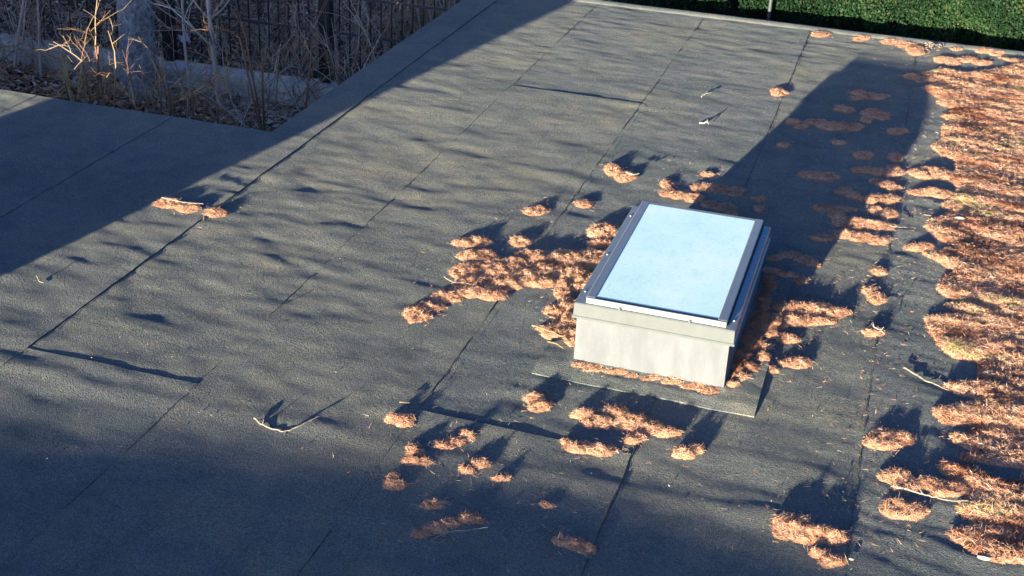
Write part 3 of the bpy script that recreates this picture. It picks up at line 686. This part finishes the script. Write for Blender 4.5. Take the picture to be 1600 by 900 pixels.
stick([(1390,352,.03),(1400,355,.02),(1414,356,.012)], .0034, 'pale twig sticking out of the long sunlit ridge', WOODP)
stick([(1443,336,.02),(1455,338,.02)], .003, 'pale twig tip at the left rim of the needle bed', WOODP)
stick([(1362,506,.03),(1366,511,.035),(1376,516,.03),(1381,511,.06)], .003, 'white forked twig on the lowest clump of the right hand row', PALE, branches=[[(1366,511,.035),(1364,503,.07)], [(1376,516,.03),(1382,521,.02)]])
stick([(624,629,.012),(640,630,.012)], .003, 'short pale twig behind the seam crossing clump', WOODT)
stick([(1452,597,.003),(1475,596,.004)], .0012, 'very thin dry stalk next to the straight pale twig', WOODT)
stick([(430,485,.02),(440,478,.004),(444,473,.003)], .0015, 'thin dark twig on the felt left of the needle arm', BARKY)
def chip(px, py, L, Hh, rz, label, n=9):
    c = at(px, py); root = bpy.data.objects
    a = np.linspace(-.9, .9, n); R = L/2/.78; V = []
    for t in a:
        w_ = .0035*(1-.5*abs(t)); x = R*sin(t)
        for (dy, dz) in ((-w_, 0), (w_*.2, Hh*(1-.55*t*t)), (w_, Hh*(1-.55*t*t)-.001), (w_*.4, -.001)):
            V.append((x, .35*R*(1-cos(t))*2+dy, dz+.0035))
    i, j = np.meshgrid(np.arange(n-1), np.arange(4), indexing='ij'); jn = (j+1) % 4
    Q = np.stack([i*4+j, i*4+jn, (i+1)*4+jn, (i+1)*4+j], -1).reshape(-1, 4)
    o = link('bark_chip', np_mesh('bark_chip', V, [Q, np.array([(0, 3, 2, 1), (4*n-4, 4*n-3, 4*n-2, 4*n-1)])], True), PALE)
    o.location = (c[0], c[1], 0); o.rotation_euler = (0, 0, rz); tag(o, label, 'bark chip')
stick([(1096,151,.004),(1100,147,.014),(1105,145,.020),(1112,144,.012)], .0050, 'curved white twig, upper of two pale bits on the far felt', PALE)
stick([(1093,191,.004),(1099,192,.008),(1104,190,.022),(1106,187,.030)], .0062, 'bent white twig, lower of two pale bits on the far felt', PALE, branches=[[(1104,190,.02),(1108,193,.008)]])
chip(1499, 347, .07, .03, .1, 'white bark chip standing on the left rim of the needle bed')
chip(1330, 876, .02, .006, .1, 'small pale chip by the slanting clump at the bottom')
chip(1537, 876, .05, .015, 0, 'pale chip at the lowest corner of the needle bed')
chip(485, 850-190, .02, .004, 0.2, 'tiny pale chip right of the forked twig')
# pale leaves heaped at the far edge
P0 = np.array([at(random.uniform(1445, 1475), random.uniform(72, 79)) for _ in range(26)]); P0[:, 2] += RNG.uniform(0, .02, 26)
V, T, c = leaves(P0, np.tile([0, 0, 1.], (26, 1)), .045, 8, .5); mb = MB(); mb.add(V, T=T, rnd=np.clip(c*.5+.35, 0, 1)); o = mb.build('leaf_heap', LEAF); tag(o, 'small heap of pale dry leaves at the far roof edge', 'leaf heap')
# crumbs
n = 1500; px = RNG.uniform(0, 1600, n); py = RNG.uniform(60, 900, n)
C = np.array([at(a, b_, .001) for a, b_ in zip(px, py)]); okc = (C[:, 0] > -3.6) | (C[:, 1] < 7.3); C = C[okc & (C[:, 1] < 11.5)]
C = C[~((C[:, 0] > -1.2) & (C[:, 0] < -.46) & (C[:, 1] > 5.2) & (C[:, 1] < 6.5))]
C[:, 2] = roofz(C[:, 0], C[:, 1])+.001
V, T, c = leaves(C, np.tile([0, 0, 1.], (len(C), 1)), .0085, 15, .2); mb = MB(); mb.add(V, T=T, rnd=np.clip(c, .2, 1)); o = mb.build('debris', LEAF); tag(o, 'specks of dry debris sprinkled over the felt', 'debris', kind='stuff')
# loose needles strewn over the sunny felt
cl_c = [o_.location for o_ in bpy.data.objects if o_.name.startswith('needle_clump')]
C = []
for l in cl_c:
    for _ in range(34): C.append((l.x+random.gauss(0, .16), l.y+random.gauss(0, .16), 0))
for _ in range(2200): C.append((random.gauss(.25, .2), random.uniform(4.3, 11.3), 0))
C = np.array(C); C = C[(C[:, 0] > -3.6) & (C[:, 1] < 11.5)]; C = C[~((C[:, 0] > -1.2) & (C[:, 0] < -.46) & (C[:, 1] > 5.2) & (C[:, 1] < 6.5))]
C[:, 2] = roofz(C[:, 0], C[:, 1])+.0015
V, T, c = needles_on(C, np.tile([0, 0, 1.], (len(C), 1)), len(C), .03, .0014, .03, 77); mb = MB(); mb.add(V, T=T, rnd=c); o = mb.build('loose_needles', NEEDLE); tag(o, 'single pine needles strewn around the clumps', 'pine needles', kind='stuff')

# ------------------------------------------------------------------ garden behind the roof
GZ0 = -2.2
def gmat(n, b):
    v = coords(n); a = noise(n, v, 14, 6, .7); c = noise(n, v, 1.2, 3)
    k = ramp(n, a, [(.35, (.03, .022, .018)), (.55, (.10, .07, .05)), (.7, (.2, .15, .11))])
    k = mix(n, .4, k, ramp(n, c, [(.4, (.8, .9, .75)), (.6, (1.1, .95, .85))]), 'MULTIPLY')
    n.links.new(k, b.inputs['Base Color']); spec(b, .95, s=.1); bump(n, b, a, .8, .04)
GM = mat('leaf_mould', gmat)
nx, ny = 150, 150; gx = np.concatenate([np.linspace(-200, -14, 20), np.linspace(-13.5, 6, 110), np.linspace(7, 200, 20)]); gy = np.concatenate([np.linspace(-200, 6, 20), np.linspace(6.5, 24, 110), np.linspace(26, 300, 20)])
X, Y = np.meshgrid(gx, gy, indexing='ij'); Z = GZ0+.08*fbm(X*.8, Y*.8, 3, 5)+.03*fbm(X*3, Y*3, 2, 6)+np.clip((Y-13.6)/8, 0, 1)*.25+.13*np.clip((13.5-Y)/.2, 0, 1)*np.clip((Y-9)/2, 0, 1)
idx = np.arange(nx*ny).reshape(nx, ny)
o = link('ground', np_mesh('ground', np.stack([X, Y, Z], -1).reshape(-1, 3), np.stack([idx[:-1, :-1], idx[1:, :-1], idx[1:, 1:], idx[:-1, 1:]], -1).reshape(-1, 4), True), GM); tag(o, kind='structure')
def gz(x, y): return GZ0+.08*fbm(x*.8, y*.8, 3, 5)+.03*fbm(x*3, y*3, 2, 6)+np.clip((y-13.6)/8, 0, 1)*.25+.13*np.clip((13.5-y)/.2, 0, 1)*np.clip((y-9)/2, 0, 1)
n = 24000; C = np.stack([RNG.uniform(-13, -4, n), RNG.uniform(8, 21, n), np.zeros(n)], -1); C[:9000, 0] = RNG.uniform(-11, -5, 9000); C[:9000, 1] = RNG.uniform(11, 13.45, 9000); C[:, 2] = gz(C[:, 0], C[:, 1])+RNG.uniform(.015, .06, n)
V, T, c = leaves(C, np.tile([0, 0, 1.], (n, 1)), .085, 31, .5); mb = MB(); mb.add(V, T=T, rnd=c); o = mb.build('fallen_leaves', LEAFD); tag(o, 'brown fallen leaves covering the garden ground', 'fallen leaves', kind='stuff')

CONC = simple('weathered_concrete', (.50, .47, .41), (.80, .74, .66), 7, .9, .2, .5, .01)
WY = 13.5
wl = empty('garden_wall', (-8.4, WY, GZ0)); tag(wl, 'low weathered concrete wall under the black fence, made of long blocks', 'wall')
xs = [-12.4, -11.2, -10.25, -9.35, -8.5, -7.55, -6.5, -5.4, -4.4]
for i in range(len(xs)-1):
    a, b_ = xs[i]+.008, xs[i+1]-.008; dz = random.uniform(-.02, .02); dy = random.uniform(-.015, .015)
    mb = MB(); mb.bevbox(a, b_, WY-.02+dy, WY+.24+dy, GZ0-.2, -1.90+dz, .015); mb.build('block', CONC, wl)
    mb = MB(); mb.bevbox(a, b_, WY-.06+dy, WY+.26+dy, -1.899+dz, -1.80+dz, .012); mb.build('coping_stone', CONC, wl)
IRON = simple('black_iron', (.008, .008, .009), (.016, .016, .018), 60, .45, s=.5, bs=.1)
IRONB = simple('rail_iron', (.03, .032, .04), (.05, .052, .065), 60, .4, s=.6, bs=.1)
fn = empty('iron_fence', (-8.4, 13.72, -1.7)); tag(fn, 'black iron picket fence standing on the low garden wall', 'fence')
ra = aty(232, 12, 13.72); rb = aty(440, 42, 13.72)
zr = (ra[2]+rb[2])/2
pkm = MB(); pkm.box(-.007, .007, -.007, .007, 0, 1.25); pkme = pkm.mesh('picket')
x = -12.3
while x < -4.4:
    o = link('picket', pkme, IRON); o.parent = fn; o.location = (x+8.4, 0, -.1); x += .125
for z, hh in ((-1.72, .03), (zr, .035), (zr+.42, .03)):
    mb = MB(); mb.bevbox(-12.35, -4.4, 13.72-.028, 13.72-.010, z, z+hh, .004); mb.build('rail', IRONB, fn)
for x in (-11.9, -10.0, aty(268, 90, 13.72)[0], -6.2, -4.6):
    mb = MB(); mb.bevbox(x-.06, x+.06, 13.72-.075, 13.72+.045, -1.95, -.3, .01); mb.build('post', IRON, fn)
p = aty(286, 61, 13.6)
mb = MB(); U, W = np.meshgrid(np.linspace(-1, 1, 7), np.linspace(-1, 1, 5), indexing='ij')
Vp = np.stack([p[0]+.07*U, 13.63+.02*np.sin(U*3+W), p[2]+.04*W+.01*np.sin(U*4)], -1).reshape(-1, 3); idx = np.arange(35).reshape(7, 5)
q = np.stack([idx[:-1, :-1], idx[1:, :-1], idx[1:, 1:], idx[:-1, 1:]], -1).reshape(-1, 4)
mb.add(Vp, q); mb.add(Vp+[0, .004, 0], q[:, ::-1]); o = mb.build('paper_scrap', simple('white_plastic', (.6, .62, .7), (.7, .72, .8), 20), None); tag(o, 'crumpled white scrap caught on the fence beside the black post', 'litter')

# trees
def bark(n, b):
    v = coords(n, (1, 1, .6)); a = noise(n, v, 26, 6, .75); m = noise(n, coords(n), 5, 4, .7)
    k = ramp(n, a, [(.34, (.12, .12, .125)), (.5, (.36, .36, .37)), (.66, (.58, .57, .57))])
    k = mix(n, .7, k, ramp(n, m, [(.4, (.6, .62, .6)), (.6, (1.15, 1.15, 1.2))]), 'MULTIPLY')
    n.links.new(k, b.inputs['Base Color']); spec(b, .9, s=.15); bump(n, b, a, .9, .03)
BARK = mat('mottled_grey_bark', bark)
TW = attr_mat('twig_bark', [(0, (.10, .06, .045)), (.45, (.32, .22, .16)), (.8, (.60, .46, .36)), (1, (.76, .66, .56))], .85, .2)
TWO = attr_mat('sun_painted_stems', [(0, (.6, .22, .12)), (.5, (.75, .42, .16)), (1, (.8, .68, .34))], .7, .3)  # orange and yellow stand in for sunlight on stems that lie in shade
def grow(mb, p, d, L, r, depth, rng, spread=.55, nseg=5, droop=.0, col_=None, sides=4, kids=(2, 4)):
    P = [np.array(p, float)]; d = np.array(d, float); d /= np.linalg.norm(d)
    for k in range(nseg):
        d = d+rng.normal(0, .13, 3)+np.array([0, 0, -droop]); d /= np.linalg.norm(d); P.append(P[-1]+d*L/nseg)
    mb.tube(P, np.linspace(r, r*.55, len(P)), sides if r > .006 else 3, rnd=float(rng.uniform(.4, 1)) if col_ is None else col_, cap=False)
    if depth <= 0: return
    for k in range(rng.integers(kids[0], kids[1]+1)):
        i = rng.integers(1, nseg+1); a = rng.normal(0, spread, 3); dd = (P[i]-P[i-1]); dd = dd/np.linalg.norm(dd)+a; dd /= np.linalg.norm(dd)
        grow(mb, P[i], dd, L*rng.uniform(.45, .75), r*.55, depth-1, rng, spread, nseg, droop, col_, sides, kids)
# big trunk at the left
tb = at(222, 165, GZ0+.05); big = empty('tree', (tb[0], tb[1], GZ0)); tag(big, 'thick grey mottled tree trunk rising in front of the low wall', 'tree')
rng = np.random.default_rng(3)
zs = np.linspace(-.1, 6.5, 40); ce = np.stack([-.035*zs+.03*np.sin(zs*1.3), .02*zs, zs], -1)
rad = np.where(zs < .9, .205+.10*np.exp(-zs*3.2), .205)*(1-.05*zs); na = 28
A = np.arange(na)*2*pi/na; V = []
for k in range(40):
    rr = rad[k]*(1+.07*vn(np.cos(A)*2.2+zs[k]*.7, np.sin(A)*2.2+3, 4)+.04*vn(A*3, zs[k]*3+A*0, 5)+.18*np.exp(-zs[k]*4)*np.cos(A*4+.5).clip(0, 1))
    V += [(ce[k, 0]+rr[j]*cos(A[j]), ce[k, 1]+rr[j]*sin(A[j]), zs[k]) for j in range(na)]
i, j = np.meshgrid(np.arange(39), np.arange(na), indexing='ij'); jn = (j+1) % na
o = link('trunk', np_mesh('trunk', V, np.stack([i*na+j, i*na+jn, (i+1)*na+jn, (i+1)*na+j], -1).reshape(-1, 4), True), BARK); o.parent = big
mb = MB()
for k in range(9):
    z = rng.uniform(3.2, 6.4); a = rng.uniform(0, 2*pi); grow(mb, (-.035*z, .02*z, z), (cos(a), sin(a), .6), 2.2, .06, 3, rng, .5)
mb.build('crown', TW, None).parent = big
# saplings with a readable stem (base px, top px, radius, label, seed)
def sapling(bpx, lean, Hh, rad, label, seed, twigs=9, side=()):
    b0 = at(bpx[0], bpx[1], GZ0+.03); root = empty('sapling', (b0[0], b0[1], GZ0)); tag(root, label, 'sapling')
    rng = np.random.default_rng(seed); P = [np.zeros(3)]; d = np.array([lean[0], lean[1], 1.0]); d /= np.linalg.norm(d)
    for k in range(12): d = d+rng.normal(0, .035, 3); d[2] = abs(d[2]); d /= np.linalg.norm(d); P.append(P[-1]+d*Hh/12)
    mb = MB(); mb.tube(P, np.linspace(rad, rad*.35, 13), 8, rnd=.85); mb.build('trunk', TW, None, True).parent = root
    mb = MB()
    for k in range(twigs):
        i = rng.integers(3, 13); a = rng.uniform(0, 2*pi); grow(mb, P[i], (cos(a), sin(a)*.7, .75), Hh*.3, rad*.32, 2, rng, .5)
    mb.build('branches', TW, None).parent = root
sapling((346, 190), (-.03, 0, 1), 3.6, .030, 'slim pale sapling in front of the wall with side twigs both ways', 4, 12)
sapling((300, 175), (-.01, 0, 1), 3.2, .02, 'very thin upright sapling between the trunk and the slim pale sapling', 5, 5)
sapling((20, 130), (.12, .0, 1), 2.6, .022, 'leaning grey sapling at the left border', 6, 8)
sapling((64, 140), (.02, .1, 1), 2.4, .018, 'thin sapling beside the leaning one at the left border', 7, 8)
sapling((530, 130), (-.05, .2, 1), 3.0, .02, 'thin sapling close to the roof edge right of the wall end', 8, 10)
sapling((560, 95), (.0, .2, 1), 3.2, .024, 'dark upright sapling behind the end of the fence', 9, 10)
sapling((628, 60), (.18, .1, 1), 2.8, .02, 'sapling leaning right beside the upper roof edge', 10, 10)
def shrub(x, y, Hh, n, label, seed, m=TW, group=None, cat='shrub', spreadr=.25, r=.010, depth=3, droop=.03, name='shrub', up=1.0):
    root = empty(name, (x, y, float(gz(x, y)))); tag(root, label, cat, group); rng = np.random.default_rng(seed); mb = MB()
    for k in range(n):
        a = rng.uniform(0, 2*pi); s_ = rng.uniform(0, spreadr)
        grow(mb, (s_*cos(a), s_*sin(a), -.03), (cos(a)*rng.uniform(.1, .8), sin(a)*rng.uniform(.1, .8), up), Hh*rng.uniform(.45, .8), r*rng.uniform(.6, 1.2), depth, rng, .5, droop=droop)
    mb.build('stems', m, None).parent = root; return root
def shrub_px(px, py, *a, **k): p = at(px, py, GZ0); return shrub(p[0], p[1], *a, **k)
shrub_px(125, 175, .75, 5, 'small shrub with yellow forked stems at the roof edge', 21, TWO, r=.014, depth=2)
shrub_px(150, 172, .55, 5, 'low yellow stemmed shrub right of the forked one', 22, TWO, r=.012, depth=2, up=.5)
shrub_px(235, 190, .75, 6, 'sprawling orange stemmed shrub below the big trunk', 23, TWO, r=.012, depth=2, up=.35)
shrub_px(290, 198, .6, 6, 'low red brown shrub beside the roof edge', 24, TWO, r=.010, depth=2, up=.4)
shrub_px(385, 175, .9, 4, 'shrub with an orange tinted forked stem in front of the pale wall', 25, TWO, r=.009, depth=2)
shrub_px(438, 170, .8, 3, 'thin upright orange stemmed shrub before the wall end', 26, TWO, r=.008, depth=2)
for i, (px, py, h_, n_, lab) in enumerate([
 (30, 120, 1.5, 14, 'dense twiggy grey shrub filling the left border'), (95, 125, 1.1, 10, 'tangled grey shrub left of the trunk against the wall'),
 (150, 130, .9, 8, 'low tangled shrub between the wall and the forked yellow shrub'), (270, 150, .8, 7, 'low dead shrub right of the trunk foot'),
 (395, 130, 1.3, 11, 'arching dead shrub in front of the fence rail'), (460, 120, 1.5, 14, 'big tangle of dead stems near the wall end'),
 (500, 105, 1.4, 12, 'dark tangle behind the wall end')]):
    shrub_px(px, py, h_, n_, lab, 40+i, depth=3)
TWL = attr_mat('sunny_stems', [(0, (.16, .06, .04)), (.5, (.26, .14, .08)), (1, (.36, .25, .15))], .7, .3)
def tall_shrub(px, py, Y, label, seed, n=5, zt=.0, L=.38):
    p = aty(px, py, Y); g = float(gz(p[0], Y)); root = empty('shrub', (float(p[0]), Y, g)); tag(root, label, 'shrub'); rng = np.random.default_rng(seed); mb = MB()
    for k in range(n):
        b0 = np.array([rng.normal(0, .06), rng.normal(0, .06), -.03]); t0 = np.array([rng.normal(0, .16), rng.normal(0, .1), zt-g+rng.uniform(-.15, .05)])
        t = np.linspace(0, 1, 9)[:, None]; P = b0*(1-t)+t0*t+np.sin(t*pi)*rng.normal(0, .06, 3); mb.tube(P, np.linspace(.012, .007, 9), 5, rnd=float(rng.uniform(.2, .9)), cap=False)
        for q in range(3): grow(mb, P[-1-q], (rng.normal(0, .7), rng.normal(0, .5), .7), L*rng.uniform(.6, 1.1), .0042, 2, rng, .6, col_=float(rng.uniform(.2, 1)), kids=(2, 3))
    mb.build('stems', TWL, None).parent = root
tall_shrub(118, 150, 8.1, 'tall yellow brown shrub with sunlit tips at the wing roof edge, nearest the left border', 81, 3, -.10, .22)
tall_shrub(165, 160, 8.5, 'tall tan shrub with sunlit forked tips beside the big trunk', 82, 4)
tall_shrub(262, 185, 8.2, 'reddish shrub with sunlit sprawling tips over the wing roof edge', 83, 6, -.02)
tall_shrub(300, 185, 8.0, 'low red brown shrub tips at the wing roof edge right of the trunk', 84, 4, -.08, .25)
tall_shrub(425, 150, 9.0, 'orange tipped shrub before the end of the low wall', 85, 4, .05, .3)
# thicket beyond the fence: nobody could count it
mb = MB(); rng = np.random.default_rng(77)
for k in range(170):
    x = rng.uniform(-14.5, -4.6); y = 14.1+rng.random()**1.2*7
    if x > -5.6 and y < 12.6: continue
    grow(mb, (x, y, float(gz(x, y))), (rng.normal(0, .35), rng.normal(0, .3), 1), rng.uniform(.7, 2.0), rng.uniform(.006, .013), 2, rng, .5, col_=float(rng.beta(1.8, 1.6)), kids=(3, 5))
o = mb.build('thicket', TW); tag(o, 'dark leafless thicket of brush filling the ground behind the fence', 'thicket', kind='stuff')
mb = MB()
for k in range(90):
    x = rng.uniform(-6.6, -4.4); y = rng.uniform(9, 16)
    grow(mb, (x, y, float(gz(x, y))), (rng.normal(0, .3), rng.normal(0, .3), 1), rng.uniform(.5, 1.3), rng.uniform(.005, .01), 2, rng, .5, col_=float(rng.beta(1.8, 1.4)), kids=(2, 4))
for k in range(50):
    x = rng.uniform(-12, -5.8); y = rng.uniform(12.3, 13.4)
    grow(mb, (x, y, float(gz(x, y))), (rng.normal(0, 1.0), rng.normal(0, .4), .7), rng.uniform(.4, 1.1), rng.uniform(.004, .009), 2, rng, .6, col_=float(rng.beta(2, 1.4)), kids=(3, 5))
o = mb.build('undergrowth', TW); tag(o, 'tangle of dead undergrowth around the low wall and along the roof side', 'undergrowth', kind='stuff')
GRS = attr_mat('dry_grass', [(0, (.2, .13, .05)), (1, (.5, .38, .2))], .8)
g0 = at(680, 22, -1.9); n = 700; C = np.stack([g0[0]+RNG.normal(0, .28, n), g0[1]+RNG.normal(0, .7, n), np.full(n, -2.0)], -1)
d = np.stack([RNG.normal(0, .5, n), RNG.normal(0, .5, n), RNG.uniform(.5, 1, n)], -1)*.45; s_ = np.stack([np.full(n, .006), RNG.normal(0, .004, n), np.zeros(n)], -1)
V = np.stack([C-s_, C+s_, C+d], 1).reshape(-1, 3); mb = MB(); mb.add(V, T=np.arange(3*n).reshape(-1, 3), rnd=np.repeat(RNG.random(n), 3)); o = mb.build('dry_grass', GRS); tag(o, 'tuft of dry tan grass beside the upper left roof edge', 'grass')

# hedge beyond the far edge
HG = attr_mat('thuja_green', [(0, (.003, .010, .004)), (.5, (.009, .030, .010)), (.85, (.021, .058, .018)), (1, (.07, .07, .03))], .6, .3)
hd = empty('hedge', (1.5, 12.9, GZ0)); tag(hd, 'dense green thuja hedge behind the far roof edge', 'hedge')
n = 150000; x = RNG.uniform(-2.6, 4.2, n); z = RNG.uniform(-.75, .75, n)
face = 12.42+.20*fbm(x*1.6, z*1.2, 3, 61)+.20*fbm(x*5, z*4, 2, 62)+RNG.exponential(.06, n)
keep = (fbm(x*5, z*4.5, 2, 65) > -.66); x, z, face = x[keep], z[keep], face[keep]; n = len(x)
C = np.stack([x, face, z], -1)
# each spray: flat fan with 3 lobes
a = RNG.normal(0, .5, n); d = np.stack([np.sin(a)*.8, RNG.normal(-.45, .35, n), np.abs(np.cos(a))*RNG.normal(.55, .5, n)], -1); d /= np.linalg.norm(d, axis=1)[:, None]
s_ = np.cross(d, RNG.normal(0, 1, (n, 3))+[0, -1, .3]); s_ /= np.linalg.norm(s_, axis=1)[:, None]; L = RNG.uniform(.014, .038, n)[:, None]
V = np.stack([C, C+d*L*.5-s_*L*.28, C+d*L*.62, C+d*L*.5+s_*L*.28, C+d*L*.95-s_*L*.18, C+d*L*1.0+s_*L*.16], 1).reshape(-1, 3)
T = np.array([(0, 2, 1), (0, 3, 2), (1, 2, 4), (2, 3, 5)]); T = (T[None]+6*np.arange(n)[:, None, None]).reshape(-1, 3)
mb = MB(); mb.add(V, T=T, rnd=np.repeat(np.clip(RNG.beta(2, 2.4, n)+.5*fbm(x*3, z*3, 3, 64), 0, .97), 6)); o = mb.build('foliage', HG, None); o.location = (0, 0, 0)
o.parent = hd; o.location = (-1.5, -12.9, -GZ0); o['kind'] = 'stuff'
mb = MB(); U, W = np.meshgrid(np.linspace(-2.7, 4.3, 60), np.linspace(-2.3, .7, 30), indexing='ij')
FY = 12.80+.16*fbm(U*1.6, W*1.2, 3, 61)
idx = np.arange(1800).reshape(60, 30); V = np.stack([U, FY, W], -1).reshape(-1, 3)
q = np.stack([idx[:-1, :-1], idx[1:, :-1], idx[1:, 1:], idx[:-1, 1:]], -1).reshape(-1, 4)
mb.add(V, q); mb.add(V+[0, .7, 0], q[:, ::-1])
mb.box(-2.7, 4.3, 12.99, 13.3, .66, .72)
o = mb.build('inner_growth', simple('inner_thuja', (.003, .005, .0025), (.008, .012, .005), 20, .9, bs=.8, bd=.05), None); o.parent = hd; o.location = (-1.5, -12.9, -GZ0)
for px, lab in ((1202, 'thin grey post in front of the green hedge'),):
    p = aty(px, 20, 12.25); mb = MB(); mb.tube([(0, 0, 0), (0, 0, 3.1)], .016, 10); mb.tube([(0, 0, 3.1), (0, 0, 3.12)], .027, 10)
    o = mb.build('metal_post', simple('galvanised', (.04, .05, .055), (.07, .08, .085), 30, .5)); o.location = (p[0], 12.25, GZ0); tag(o, lab, 'post')
